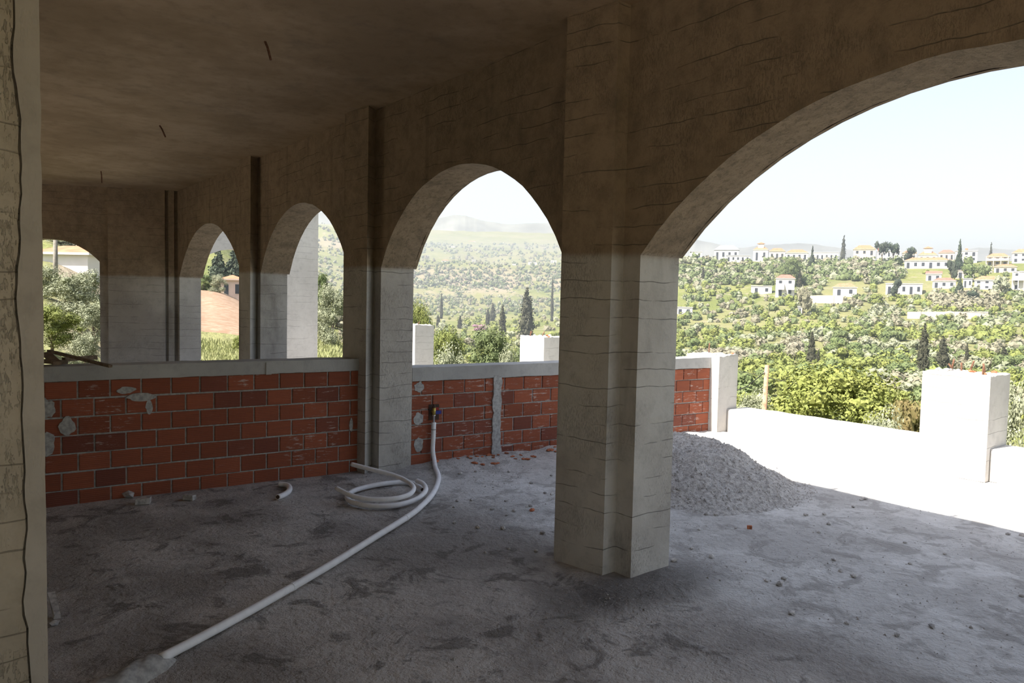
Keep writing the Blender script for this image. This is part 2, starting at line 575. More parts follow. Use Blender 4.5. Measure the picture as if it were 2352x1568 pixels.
# formwork ledge where the arch soffits sit proud of the jambs on the outer face
for a, b, s_, t_ in ops[1:]:
    led = MB()
    n = 20
    half, mid = (b - a) / 2, (a + b) / 2
    us = [a + (b - a) * q / n for q in range(n + 1)]
    zi = [arch_z(u - mid, half, s_, t_) for u in us]
    zo = [arch_z((u - mid) * half / (half + 0.12), half, s_ + 0.0, t_) + 0.10 for u in us]
    for q in range(n):
        A = [(XO - 0.001, us[q], zi[q]), (XO - 0.001, us[q + 1], zi[q + 1]), (XO - 0.001, us[q + 1], zo[q + 1]), (XO - 0.001, us[q], zo[q])]
        B = [(p[0] + 0.03, p[1], p[2]) for p in A]
        led.quad(B[0], B[1], B[2], B[3])
        led.quad(A[0], A[1], B[1], B[0])
        led.quad(A[2], A[3], B[3], B[2])
    led.build('arch_rib', 'concrete', wr, weld=True)

# far wall, turned about 25 degrees
FW0 = Vector((3.166, 13.108, 0))
FD = Vector((-0.91, 0.416, 0)).normalized()
FN = Vector((0.416, 0.91, 0)).normalized()


def farp(u, d, z):
    p = FW0 + FD * u + FN * d
    return (p.x, p.y, z)


wf = arch_wall([(1.2, 2.72, 2.1, 2.45), (4.2, 5.7, 2.1, 2.45)], -0.25, 7.6, ZC, 2.1, 2.45, farp, 0, 0.3, seed=4).build('wall_far', 'concrete', weld=True)
tag(wf, 'concrete end wall with a low arched opening', kind='structure')
mbp = MB()
mbp.prism([farp(0.2, 0.01, 0)[:2], farp(1.06, 0.01, 0)[:2], farp(1.06, -0.06, 0)[:2], farp(0.2, -0.06, 0)[:2]], 0, ZC)
mbp.build('pilaster', 'concrete', wf, weld=True)
mbp = MB().prism([farp(0.06, 0.01, 0)[:2], farp(0.15, 0.01, 0)[:2], farp(0.15, -0.05, 0)[:2], farp(0.06, -0.05, 0)[:2]], 0, ZC)
mbp.build('pilaster', 'concrete', wf, weld=True)

wl = arch_wall([(-1.0, 1.0, 1.88, 2.62), (9.0, 11.4, 1.88, 2.62)], -6.0, 16.6, ZC, 1.88, 2.63, lambda u, d, z: (d, u, z), XL, XL - 0.25, seed=6).build('wall_left', 'concrete', weld=True)
tag(wl, 'concrete wall with arched openings on the side away from the valley', kind='structure')
yd = MB().prism([(-13, -12), (8.2, -12), (8.2, -6.02), (XL - 0.26, -6.02), (XL - 0.26, 18), (-13, 18)], -0.6, -0.06).build('bounce_yard', 'dirt')  # unseen ground, added so that warm light bounces into the room
tag(yd, 'unseen tan earth apron added around the building to bounce warm light', kind='structure')
ce = MB().prism([(XL - 0.25, -6), (XO, -6), (XO, 13.3), (-3.7, 16.9)], ZC, ZR).build('ceiling', 'ceiling', weld=True)
tag(ce, 'bare concrete ceiling slab', kind='structure')

# floor: inside slab and terrace in one, gently uneven
FX0, FX1, FY0, FY1 = XL - 0.25, 8.22, -6.0, 6.6


def floor_h(x, y):
    h = 0.008 * fbm(x * 1.3, y * 1.3, 2.0)
    # crumbled mortar and dirt heaped against the brick parapet outside the arcade
    if x > 3.3:
        yb = 5.95 - (x - 3.49) * 0.08
        h += 0.055 * math.exp(-((yb - y) / 0.28) ** 2) * min(1, (x - 3.3) / 0.3) * (0.7 + 0.6 * fbm(x * 3, y * 3, 7))
    d = math.hypot((x - 3.05) / 0.7, (y - 2.62) / 0.16)
    h += 0.02 * math.exp(-d * d) * (0.6 + 0.8 * abs(fbm(x * 9, y * 9, 1)))
    return max(h, -0.012)


fl = MB()
xs = [FX0] + [-1.0 + 0.07 * k for k in range(int((FX1 + 1.0) / 0.07) + 1)] + [FX1]
ys = [FY0] + [0.0 + 0.07 * k for k in range(int(FY1 / 0.07) + 1)] + [FY1]
fl.v = [(x, y, floor_h(x, y)) for y in ys for x in xs]
nx = len(xs)
fl.f = [(j * nx + i, j * nx + i + 1, (j + 1) * nx + i + 1, (j + 1) * nx + i) for j in range(len(ys) - 1) for i in range(nx - 1)]
fl.box(FX0, FX1, FY0, FY1, -0.6, -0.03)
fl.prism([(FX0, FY1), (XO, FY1), (XO, 13.3), (-3.7, 16.9)], -0.6, 0.0)
fo = fl.build('floor', 'floor', smooth=False)
me = fo.data
for p in me.polygons[:(len(ys) - 1) * (nx - 1)]:
    p.use_smooth = True
tag(fo, 'dusty bare concrete floor running out onto the terrace', kind='structure')
te = MB().box(XO, 8.22, FY1, 15.8, -0.6, -0.1).build('floor_terrace', 'floor')
tag(te, 'lower terrace slab beyond the brick parapet', kind='structure')

# wing wall outside with one arch, standing beyond the far arches
wg = arch_wall([(3.72, 5.66, 1.88, 2.62)], 3.50, 6.43, ZR, 1.88, 2.62, lambda u, d, z: (u, d, z - 0.1), 15.0, 15.35, seed=9).build('wall_wing', 'pale', weld=True)
tag(wg, 'pale concrete porch wall with a slender end pier outside the far arches', kind='structure')

# foreground pillar at the left, with a smoother band of render along its right edge
pe = Vector((0.207, 2.2))
lp = empty('concrete_pillar', (-0.2, 2.4, 0), 'rough cracked concrete pillar close by at the left edge', 'pillar')


def local(mb, o):
    L = o.location
    mb.v = [(x - L.x, y - L.y, z - L.z) for x, y, z in mb.v]
    return mb


local(MB().box(-0.6, pe.x - 0.002, 2.212, 2.7, 0, ZC), lp).build('shaft', 'pillar', lp)
rr = random.Random(3)
jag = MB()
N = 90
za = [ZC * k / N for k in range(N + 1)]
ex = [0.160 + 0.014 * fbm(0.3, z * 1.1, 4.2) + 0.010 * fbm(1.3, z * 9, 1.2) for z in za]
for side in (0, 1):
    for k in range(N):
        if side == 0:   # rough render left of the crack
            a0, a1, b0, b1, yf = -0.6, -0.6, ex[k] - 0.004 - 0.004 * abs(fbm(5, za[k] * 7)), ex[k + 1] - 0.004 - 0.004 * abs(fbm(5, za[k + 1] * 7)), 2.196
        else:
            a0, a1, b0, b1, yf = ex[k], ex[k + 1], pe.x + 0.002 * fbm(9, za[k] * 12), pe.x + 0.002 * fbm(9, za[k + 1] * 12), 2.19
        if k % 90 == 0:
            jag = MB()
        jag.quad((a0, yf, za[k]), (b0, yf, za[k]), (b1, yf, za[k + 1]), (a1, yf, za[k + 1]))
        jag.quad((b0, yf, za[k]), (b0, 2.215, za[k]), (b1, 2.215, za[k + 1]), (b1, yf, za[k + 1]))
        jag.quad((a0, 2.215, za[k]), (a0, yf, za[k]), (a1, yf, za[k + 1]), (a1, 2.215, za[k + 1]))
    local(jag, lp).build('render_coat' if side == 0 else 'edge_band', 'pillar' if side == 0 else 'band', lp, weld=True)

# ------------------------------------------------------------------ brick parapets
brick_meshes = {}


def brick_mesh(l, h, d):
    key = (round(l, 3), round(h, 3), round(d, 3))
    if key in brick_meshes:
        return brick_meshes[key]
    mb = MB()
    e = 0.004
    # box whose front face (-y) has softened arrises
    i = 0
    back = [(0, d, 0), (l, d, 0), (l, d, h), (0, d, h)]
    mid = [(0, e, 0), (l, e, 0), (l, e, h), (0, e, h)]
    fr = [(e, 0, e), (l - e, 0, e), (l - e, 0, h - e), (e, 0, h - e)]
    mb.v = back + mid + fr
    for a, b in ((0, 4), (4, 8)):
        for k in range(4):
            j = (k + 1) % 4
            mb.f.append((a + k, b + k, b + j, a + j))
    mb.f.append((8, 9, 10, 11))
    mb.f.append((3, 2, 1, 0))
    m = mb.mesh('brick', 'brick')
    bm = bmesh.new()
    bm.from_mesh(m)
    bmesh.ops.recalc_face_normals(bm, faces=bm.faces)
    bm.to_mesh(m)
    bm.free()
    brick_meshes[key] = m
    return m


def brick_wall(name, label, A, B, ztop, rows, rh, pitch, off, cz, cdep, gaps=(), nomortar=0, seed=1):
    """brick infill from plan point A to B, coping above; local x along the wall, -y towards the camera"""
    rg = random.Random(seed)
    A, B = Vector((*A, 0)), Vector((*B, 0))
    L = (B - A).length
    ang = math.atan2(B.y - A.y, B.x - A.x)
    o = empty(name, A, label, 'wall', rz=ang)
    core = MB().box(0, L, 0.011, 0.16, -0.05, ztop).build('mortar_bed', 'mortar', o)
    for r in range(rows):
        z1 = ztop - r * rh - 0.004
        z0 = z1 - rh + 0.012
        if z1 < 0.015:
            break
        x = -pitch + (off if r % 2 == 0 else off + pitch * 0.5) % pitch
        while x < L - 0.02:
            a, b = max(x + 0.006, 0.0), min(x + pitch - 0.006, L)
            x += pitch
            if b - a < 0.03:
                continue
            for g0, g1 in gaps:
                if a < g0 < b:
                    b = g0
                elif a < g1 < b:
                    a = g1
                elif a >= g0 and b <= g1:
                    b = a
            if b - a < 0.03:
                continue
            br = link('brick', brick_mesh(b - a, z1 - z0, 0.10), o, (a, rg.uniform(-0.0035, 0.003), z0 + rg.uniform(-0.002, 0.002)))
            br.rotation_euler = (0, 0, rg.uniform(-0.006, 0.006))
    cm = MB()
    n = int(L / 0.08)
    for k in range(n):
        x0, x1 = L * k / n, L * (k + 1) / n
        j0, j1 = 0.006 * fbm(x0 * 6, 3.3, seed), 0.006 * fbm(x1 * 6, 3.3, seed)
        t0, t1 = 0.004 * fbm(x0 * 5, 8.3, seed), 0.004 * fbm(x1 * 5, 8.3, seed)
        y0, y1 = -0.012 + 0.003 * fbm(x0 * 4, 1.3, seed), -0.012 + 0.003 * fbm(x1 * 4, 1.3, seed)
        cm.quad((x0, y0, ztop + j0), (x1, y1, ztop + j1), (x1, y1, cz + t1), (x0, y0, cz + t0))
        cm.quad((x0, y0, cz + t0), (x1, y1, cz + t1), (x1, cdep, cz + t1), (x0, cdep, cz + t0))
        cm.quad((x0, cdep, cz + t0), (x1, cdep, cz + t1), (x1, cdep, ztop + j1), (x0, cdep, ztop + j0))
        cm.quad((x0, cdep, ztop + j0), (x1, cdep, ztop + j1), (x1, y1, ztop + j1), (x0, y0, ztop + j0))
        if k in (0, n - 1):
            xx, tt, jj, yy = (x0, t0, j0, y0) if k == 0 else (x1, t1, j1, y1)
            cm.quad((xx, yy, ztop + jj), (xx, yy, cz + tt), (xx, cdep, cz + tt), (xx, cdep, ztop + jj))
    cm.build('coping', 'coping', o, weld=True)
    return o, A, ang


def blob(rx, rz, seed, thick=0.0035, n=18):
    """flat irregular smear of mortar, lying in x-z, bulging to -y"""
    mb = MB()
    rg = random.Random(seed)
    ph = rg.uniform(0, 9)
    out = []
    for k in range(n):
        a = 2 * PI * k / n
        q = 1 + 0.35 * fbm(math.cos(a) * 1.3 + ph, math.sin(a) * 1.3, ph)
        out.append((rx * math.cos(a) * q, rz * math.sin(a) * q))
    i = len(mb.v)
    mb.v += [(x, 0.012, z) for x, z in out] + [(x * 0.94, -thick, z * 0.94) for x, z in out] + [(0, -thick * 1.25, 0)]
    for k in range(n):
        j = (k + 1) % n
        mb.f.append((k, j, n + j, n + k))
        mb.f.append((n + k, n + j, 2 * n))
    return mb


W1A, W1B = (-1.4, 6.44), (3.03, 6.125)
bw1, A1, an1 = brick_wall('brick_wall', 'low red hollow-brick wall with grey concrete coping inside the arcade', W1A, W1B, 0.935, 7, 0.138, 0.215, 0.06, 1.045, 0.22, seed=2)


def on_wall(px, py, A, ang):
    """hit of a photograph pixel with the front plane of a wall, in the wall's own x, z"""
    d = Vector((math.cos(ang), math.sin(ang), 0))
    n = Vector((-d.y, d.x, 0))
    r = ray(px, py)
    t = (A - EYE).dot(n) / r.dot(n)
    p = EYE + r * t
    return (p - A).dot(d), p.z


for q, (px, py, rx, rz) in enumerate([(108, 940, 0.06, 0.075), (155, 978, 0.055, 0.07), (110, 1018, 0.05, 0.09), (322, 912, 0.10, 0.035), (342, 935, 0.025, 0.06), (290, 896, 0.06, 0.03), (806, 975, 0.02, 0.06)]):
    x, z = on_wall(px, py, A1, an1)
    o = blob(rx, rz, q).build('mortar_patch', 'mortar', bw1)
    o.location = (x, -0.002, z)
# formwork seam in the coping of the inner wall
x, z = on_wall(622, 838, A1, an1)
o = MB().box(-0.045, 0.0, -0.022, 0.0, 0.93, 1.035).build('formwork_lip', 'coping', bw1)
o.location = (x, 0, 0)

W2A, W2B = (3.50, 5.97), (7.60, 5.63)
bw2, A2, an2 = brick_wall('brick_wall', 'outdoor red-brick parapet beyond the middle arch with a tap pipe on it', W2A, W2B, 0.825, 6, 0.141, 0.236, 0.10, 0.955, 0.24, gaps=[(0.335, 0.475)] if False else (), seed=5)
# concrete stiffener cast down through the brickwork
x0, _ = on_wall(1141, 900, A2, an2)
st = MB()
n = 26
for k in range(n):
    z0, z1 = 0.02 + 0.83 * k / n, 0.02 + 0.83 * (k + 1) / n
    w0, w1 = [0.05 + 0.022 * fbm(2.0, z * 8, 3) for z in (z0, z1)]
    c0, c1 = [0.012 * fbm(7.0, z * 6, 3) for z in (z0, z1)]
    for yy in (-0.014,):
        st.quad((c0 - w0, yy, z0), (c0 + w0, yy, z0), (c1 + w1, yy, z1), (c1 - w1, yy, z1))
        st.quad((c0 + w0, yy, z0), (c0 + w0, 0.02, z0), (c1 + w1, 0.02, z1), (c1 + w1, yy, z1))
        st.quad((c0 - w0, 0.02, z0), (c0 - w0, yy, z0), (c1 - w1, yy, z1), (c1 - w1, 0.02, z1))
o = st.build('mortar_post', 'mortar', bw2, weld=True)
o.location = (x0, 0, 0)
for q, (px, py, rx, rz) in enumerate([(962, 888, 0.05, 0.05), (961, 960, 0.055, 0.06), (962, 1020, 0.05, 0.07)]):
    x, z = on_wall(px, py, A2, an2)
    o = blob(rx, rz, q + 20).build('mortar_patch', 'mortar', bw2)
    o.location = (x, -0.002, z)
# solid dark block behind the tap, coloured as the shade of a hole
x, z = on_wall(996, 946, A2, an2)
o = MB().box(-0.055, 0.055, -0.006, 0.03, -0.075, 0.075).build('hole_shade_block', 'shade_and_cap', bw2)
o.location = (x, 0, z)


# ------------------------------------------------------------------ concrete blocks and low parapet
def rough_block(name, label, x0, x1, y0, y1, z1, seed, bars=0, cat='pier', z0=0.0, amp=0.02):
    o = empty(name, ((x0 + x1) / 2, (y0 + y1) / 2, z0), label, cat)
    mb = MB()
    n = 14
    g = [[None] * (n + 1) for _ in range(n + 1)]
    for i in range(n + 1):
        for j in range(n + 1):
            x, y = x0 + (x1 - x0) * i / n, y0 + (y1 - y0) * j / n
            h = z1 + amp * fbm(x * 7, y * 7, seed) + amp * 0.7 * fbm(x * 23, y * 23, seed)
            g[i][j] = (x, y, h)
    for i in range(n):
        for j in range(n):
            mb.quad(g[i][j], g[i + 1][j], g[i + 1][j + 1], g[i][j + 1])
        for (a, b) in ((g[i][0], g[i + 1][0]), (g[i + 1][n], g[i][n]), (g[n][i], g[n][i + 1]), (g[0][i + 1], g[0][i])):
            mb.quad((a[0], a[1], z0), (b[0], b[1], z0), b, a)
    local(mb, o).build('shaft', 'pale', o, weld=True)
    rg = random.Random(seed)
    for k in range(bars):
        x, y = rg.uniform(x0 + 0.06, x1 - 0.06), rg.uniform(y0 + 0.08, y1 - 0.08)
        p = Vector((x - o.location.x, y - o.location.y, z1 - z0 - 0.05))
        l = rg.uniform(0.06, 0.15)
        tip = Vector((rg.uniform(-0.03, 0.03), rg.uniform(-0.03, 0.03), l))
        MB().tube([p, p + Vector((0, 0, 0.05 + l * 0.3)), p + Vector((0, 0, 0.05)) + tip], 0.009, 6).build('rebar', 'rust', o, smooth=True)
    for k in range(bars * 2):
        x, y = rg.uniform(x0 + 0.04, x1 - 0.04), rg.uniform(y0 + 0.04, y1 - 0.04)
        m = stone_mesh(rg.randrange(5), 'pale' if k % 3 else 'shard')
        s = rg.uniform(0.012, 0.03)
        link('rubble_bit', m, o, (x - o.location.x, y - o.location.y, z1 - z0 + s * 0.3), rg.uniform(0, 6), (s * 1.4, s, s * 0.8))
    return o


_stones = {}


def stone_mesh(k, mat):
    if (k, mat) in _stones:
        return _stones[(k, mat)]
    bm = bmesh.new()
    bmesh.ops.create_icosphere(bm, subdivisions=1, radius=1.0)
    rg = random.Random(k + 50)
    for v in bm.verts:
        v.co *= rg.uniform(0.72, 1.12)
    me = bpy.data.meshes.new('stone')
    bm.to_mesh(me)
    bm.free()
    me.materials.append(M[mat])
    _stones[(k, mat)] = me
    return me


rough_block('concrete_pier', 'sunlit square concrete pier with rusty bars on the right of the terrace', 7.70, 8.20, 2.565, 3.165, 1.0, 2, bars=6)
rough_block('concrete_pier', 'concrete pier at the end of the sunlit brick parapet', 7.60, 7.99, 5.50, 6.0, 0.985, 5, bars=1)
rough_block('concrete_pier', 'white concrete pier behind the outdoor parapet, seen through the middle arch beside the tallest cypress', 7.70, 8.19, 8.957, 9.576, 1.03, 8, bars=3, z0=-0.1)
rough_block('concrete_pier', 'grey concrete pier at the left side of the middle arch view', 7.62, 8.07, 12.9, 13.5, 1.07, 9, bars=1, z0=-0.1)
for lab, y0, y1 in (('low white terrace parapet between the sunlit pier and the end of the brickwork', 3.17, 5.49), ('low white terrace parapet at the right edge beyond the sunlit pier', -6.0, 2.56),
                    ('low parapet of the lower terrace behind the brickwork', 6.02, 8.95)):
    mb = MB()
    n = int((y1 - y0) / 0.1)
    zb = 0.0 if y0 < 6 else -0.1
    for k in range(n):
        a, b = y0 + (y1 - y0) * k / n, y0 + (y1 - y0) * (k + 1) / n
        ha, hb = [0.305 + 0.006 * fbm(y * 4, 5.5) for y in (a, b)]
        mb.quad((7.79, b, zb), (7.79, a, zb), (7.79, a, ha - 0.02), (7.79, b, hb - 0.02))
        mb.quad((7.79, b, hb - 0.02), (7.79, a, ha - 0.02), (7.815, a, ha), (7.815, b, hb))
        mb.quad((7.815, b, hb), (7.815, a, ha), (8.19, a, ha), (8.19, b, hb))
        mb.quad((8.19, b, hb), (8.19, a, ha), (8.19, a, zb), (8.19, b, zb))
        if k == 0:
            mb.quad((7.79, a, zb), (8.19, a, zb), (8.19, a, ha), (7.79, a, ha))
        if k == n - 1:
            mb.quad((7.79, b, zb), (7.79, b, hb), (8.19, b, hb), (8.19, b, zb))
    tag(mb.build('terrace_parapet', 'pale', weld=True), lab, 'parapet')

# ------------------------------------------------------------------ pipes
RP = 0.0215


def pz(px, py, z=RP):
    return on_z(px, py, z)


xt, zt_ = on_wall(990, 975, A2, an2)
dW = Vector((math.cos(an2), math.sin(an2), 0))
nW = Vector((dW.y, -dW.x, 0))          # towards the camera


def wallpt(px, py, off):
    x, z = on_wall(px, py, A2, an2)
    return A2 + dW * x + nW * off + Vector((0, 0, z))


ptop = wallpt(991, 968, 0.05)
pipe_pts = [ptop, wallpt(990, 1000, 0.05), wallpt(988, 1030, 0.055), wallpt(989, 1052, 0.075)]
for px, py, z in [(1000, 1073, 0.05), (1007, 1092, RP), (1005, 1110, RP), (993, 1135, RP), (972, 1158, RP), (940, 1184, RP), (860, 1234, RP), (760, 1296, RP), (660, 1354, RP), (560, 1410, RP), (460, 1464, RP), (368, 1512, RP)]:
    pipe_pts.append(pz(px, py, z + 0.012 * (z == RP)))
pA = empty('water_pipe', (pipe_pts[6].x, pipe_pts[6].y, 0), 'white plastic pipe running from the wall tap across the floor', 'pipe')
sp = spline(pipe_pts, 8)
local(MB().tube(sp, RP, 12), pA).build('pipe_run', 'pvc', pA, smooth=True)
for px, py in ((672, 1347), (930, 1190)):
    c = pz(px, py, RP + 0.012)
    k = min(range(len(sp) - 1), key=lambda i: (sp[i] - c).length)
    d = (sp[k + 1] - sp[k]).normalized()
    local(MB().tube([sp[k] - d * 0.012, sp[k] + d * 0.012], RP * 1.1, 12), pA).build('joint_ring', 'pvc', pA, smooth=False)
k0 = wallpt(990, 985, 0.05)
local(MB().tube([k0, k0 + Vector((0, 0, 0.01))], RP * 1.15, 12), pA).build('clip_band', 'coping', pA)

tp = empty('wall_tap', ptop, 'small metal tap with blue and red handles set in the brick parapet', 'tap')
ti = lambda mb: local(mb, tp)
ti(MB().tube([ptop + Vector((0, 0, -0.01)), ptop + Vector((0, 0, 0.06)), ptop + Vector((0, 0, 0.065)), ptop + Vector((0, 0, 0.075))], [0.011, 0.011, 0.016, 0.016], 10)).build('stem', 'chrome', tp, smooth=True)
vb = ptop + Vector((0, 0, 0.10))
ti(MB().tube([vb - Vector((0, 0, 0.025)), vb + Vector((0, 0, 0.045))], 0.017, 10)).build('valve_body', 'brass', tp, smooth=True)
ti(MB().tube([vb, vb - nW * 0.06], 0.012, 10)).build('inlet', 'brass', tp, smooth=True)
ti(MB().obox(vb + dW * 0.045 + Vector((0, 0, -0.005)), dW * 0.03, nW * 0.008, Vector((0, 0, 0.016)))).build('blue_handle', 'blue', tp)
ti(MB().obox(vb + dW * 0.03 + Vector((0, 0, 0.03)), dW * 0.016, nW * 0.008, Vector((0, 0, 0.012)))).build('red_handle', 'red', tp)
ti(MB().tube([vb + Vector((0, 0, 0.045)), vb + Vector((0, 0, 0.075))], [0.02, 0.008], 8)).build('cap', 'shade_and_cap', tp)


def loose_pipe(name, label, pts, rad, bore=True, group=None):
    sp = spline([pz(*p) for p in pts], 8)
    low = min(p.z for p in sp) - rad
    o = empty(name, (sp[len(sp) // 2].x, sp[len(sp) // 2].y, 0), label, 'pipe', group)
    local(MB().tube(sp, rad, 12), o).build('pipe_run', 'pvc', o, smooth=True)
    for a, b in ((sp[0], sp[1]), (sp[-1], sp[-2])):
        d = (a - b).normalized()
        local(MB().tube([a - d * 0.001, a + d * 0.0015], rad * 0.72, 10), o).build('bore_shade_disc', 'shade_and_cap', o)  # solid disc on the pipe end, the bore's shade put into its colour
    return o


loose_pipe('loose_pipe', 'white pipe offcut curled over with one end lifted off the floor',
           [(808, 1066, 0.16), (850, 1077, 0.145), (900, 1090, 0.125), (932, 1103, 0.11), (950, 1119, 0.095), (940, 1135, 0.08), (905, 1145, 0.072), (860, 1147, 0.07), (822, 1142, 0.075), (796, 1133, 0.085), (773, 1121, 0.10)], 0.019)
loose_pipe('loose_pipe', 'coiled ring of white pipe lying beside the long pipe bend',
           [(970, 1124, 0.03), (955, 1113, 0.028), (935, 1107, 0.028), (895, 1109, 0.028), (850, 1116, 0.028), (812, 1127, 0.028), (797, 1141, 0.028), (812, 1154, 0.028), (856, 1162, 0.03), (910, 1160, 0.032), (950, 1149, 0.035), (968, 1138, 0.05), (978, 1124, 0.07), (972, 1111, 0.08), (958, 1104, 0.08)], 0.02)
loose_pipe('loose_pipe', 'short curved white pipe offcut lying near the foot of the brick wall',
           [(638, 1141, 0.03), (650, 1137, 0.024), (663, 1128, 0.024), (665, 1119, 0.024), (657, 1113, 0.024), (642, 1111, 0.024)], 0.022)

# mortar haunch burying the near end of the pipe
hb = MB()
path = spline([pz(392, 1512, 0), pz(330, 1545, 0), pz(230, 1600, 0), pz(90, 1690, 0)], 10)
nseg = 14
for k, p in enumerate(path):
    t = (path[min(k + 1, len(path) - 1)] - path[max(k - 1, 0)]).normalized()
    sd = Vector((-t.y, t.x, 0))
    f = min(1, 0.25 + k / 8)
    for q in range(nseg + 1):
        a = -1 + 2 * q / nseg
        hw = 0.085 * (0.5 + 0.5 * f) * (1 + 0.15 * fbm(p.x * 7, p.y * 7))
        h = 0.062 * f * max(0, 1 - a * a) ** 0.8 * (1 + 0.25 * fbm(p.x * 9 + a, p.y * 9, 4)) - 0.006
        hb.v.append(tuple(p + sd * a * hw + Vector((0, 0, h))))
for k in range(len(path) - 1):
    for q in range(nseg):
        hb.f.append((k * (nseg + 1) + q, k * (nseg + 1) + q + 1, (k + 1) * (nseg + 1) + q + 1, (k + 1) * (nseg + 1) + q))
tag(hb.build('mortar_haunch', 'mortar', smooth=True), 'ridge of grey mortar burying the near end of the white pipe', 'mortar')

# ------------------------------------------------------------------ small things in the room
for lab, a, b in (('bent rusty rebar hook hanging from the ceiling, nearest the camera', (609, 95), (622, 138)),
                  ('bent rusty rebar hook hanging from the ceiling, middle one of three', (367, 288), (380, 315)),
                  ('thin rusty rebar hanging from the ceiling near the end wall', (232, 393), (234, 420))):
    p = on_z(a[0], a[1], ZC)
    r = ray(*b)
    t = (p.xy - EYE.xy).length / r.xy.length
    q = EYE + r * t
    o = MB().tube([p + Vector((0.0, 0, 0.03)), p + Vector((0, 0, -0.004)), p.lerp(q, 0.3) + Vector((0.004, 0, 0)), q], 0.008, 7).build('rebar_hook', 'rust', smooth=True)
    tag(o, lab, 'rebar', 'rebar hooks in the ceiling')
for y in (3.63, 2.66, 1.95):
    tag(MB().tube([(XO - 0.03, y, ZR - 0.05), (XO - 0.03, y, ZR + 0.13)], 0.02, 6).build('starter_bar', 'rust'), 'short steel bar standing up along the roof edge over the arcade', 'rebar', 'starter bars on the roof edge')


def plank(name, label, a, b, wd, th, mat='timber', cat='timber', group=None):
    a, b = Vector(a), Vector(b)
    d = b - a
    ax = d / 2
    side = Vector((0, 0, 1)).cross(d).normalized()
    upn = d.cross(side).normalized()
    mb = MB().obox((a + b) / 2, ax, side * wd / 2, upn * th / 2)
    rg = random.Random(len(label))
    mb.v = [(x + rg.uniform(-.003, .003), y + rg.uniform(-.003, .003), z + rg.uniform(-.002, .002)) for x, y, z in mb.v]
    return tag(mb.build(name, mat), label, cat, group)


zc = 1.05
pk = lambda px, py, dz: on_z(px, py, zc + dz)
plank('timber_batten', 'long thin dark batten slanting over the coping and out past its edge', pk(112, 806, 0.10), pk(254, 841, 0.02), 0.03, 0.02)
plank('timber_batten', 'short dark batten lying flat along the coping', pk(146, 825, 0.03), pk(220, 820, 0.02), 0.035, 0.03)
plank('timber_batten', 'dark broken plank leaning down at the left end of the coping', pk(106, 812, 0.10), pk(131, 834, 0.06), 0.05, 0.025)
plank('timber_batten', 'stubby dark plank end lying under the other battens on the coping', pk(96, 829, 0.02), pk(148, 832, 0.018), 0.07, 0.03)

plank('timber_offcut', 'grey wooden offcut leaning on the floor beside the left pillar', on_z(118, 1364, 0.07), on_z(132, 1416, 0.015), 0.03, 0.025, 'stone')


def stone(name, label, px, py, s, mat='stone', group=None, k=0, cat='stone', sh=(1.3, 1.0, 0.7)):
    p = on_z(px, py, 0)
    h = floor_h(p.x, p.y) if p.y < FY1 else 0
    o = link(name, stone_mesh(k, mat), None, (p.x, p.y, h + s * sh[2] * 0.62), random.uniform(0, 6), (s * sh[0], s * sh[1], s * sh[2]))
    return tag(o, label, cat, group)


stone('rubble_stone', 'rounded grey stone against the foot of the inner brick wall', 295, 1143, 0.05, k=1)
stone('rubble_stone', 'pale stone on the dark floor beside the left pillar', 126, 1434, 0.022, k=2)
p, q = on_z(312, 1150, 0.03), on_z(346, 1148, 0.03)
plank('brick_fragment', 'flat broken brick piece beside the rounded stone at the wall foot', p, q, 0.07, 0.045, 'stone', 'brick')
p, q = on_z(424, 1140, 0.022), on_z(446, 1142, 0.022)
plank('brick_fragment', 'small dark broken brick piece lying alone at the wall foot', p, q, 0.05, 0.04, 'stone', 'brick')
p, q = on_z(1716, 1210, 0.012), on_z(1727, 1211, 0.012)
plank('brick_fragment', 'tiny red brick chip on the shaded terrace floor', p, q, 0.025, 0.022, 'shard', 'brick')

G1 = 'red brick shards along the outdoor parapet'
rg = random.Random(21)
for k in range(26):
    px = rg.choice([rg.uniform(1040, 1180), rg.uniform(960, 1270)])
    x = on_wall(px, 1050, A2, an2)[0]
    P = A2 + dW * x + nW * rg.uniform(0.06, 0.3)
    s = rg.uniform(0.014, 0.034)
    o = link('brick_shard', stone_mesh(k % 5, 'shard'), None, (P.x, P.y, floor_h(P.x, P.y) + s * 0.25), rg.uniform(0, 6), (s * 1.6, s, s * 0.45))
    tag(o, 'red brick shard in the rubble at the foot of the outdoor parapet', 'brick shard', G1)
stone('brick_shard', 'orange-red brick shard lying alone on the floor left of the big pillar', 1222, 1172, 0.022, 'shard', k=3, cat='brick shard', sh=(1.7, 1, 0.5))
G2 = 'loose stones on the terrace floor'
for k, (px, py, s) in enumerate([(1903, 1204, .02), (1893, 1183, .017), (1850, 1184, .018), (1623, 1181, .02), (1645, 1182, .02), (1606, 1216, .013), (1985, 1146, .022), (1978, 1148, .016), (1790, 1343, .022), (1915, 1287, .016), (1930, 1313, .014), (2140, 1440, .018), (1945, 1433, .014), (1634, 1282, .02), (1548, 1290, .022), (1915, 1285, .012), (2078, 1246, .012), (2170, 1272, .012), (1690, 1213, .01), (2315, 1228, .016), (2348, 1230, .02), (1960, 1165, .018), (1818, 1408, .02), (2346, 1370, .014), (1800, 1330, .016), (1760, 1335, .014), (1960, 1325, .02), (2090, 1295, .014), (1880, 1223, .012), (1588, 1260, .013), (2230, 1440, .012), (2060, 1460, .016)]):
    stone('rubble_stone', 'small grey stone loose on the shaded terrace floor', px, py, s, group=G2, k=k % 5)
G3 = 'loose stones by the middle arch'
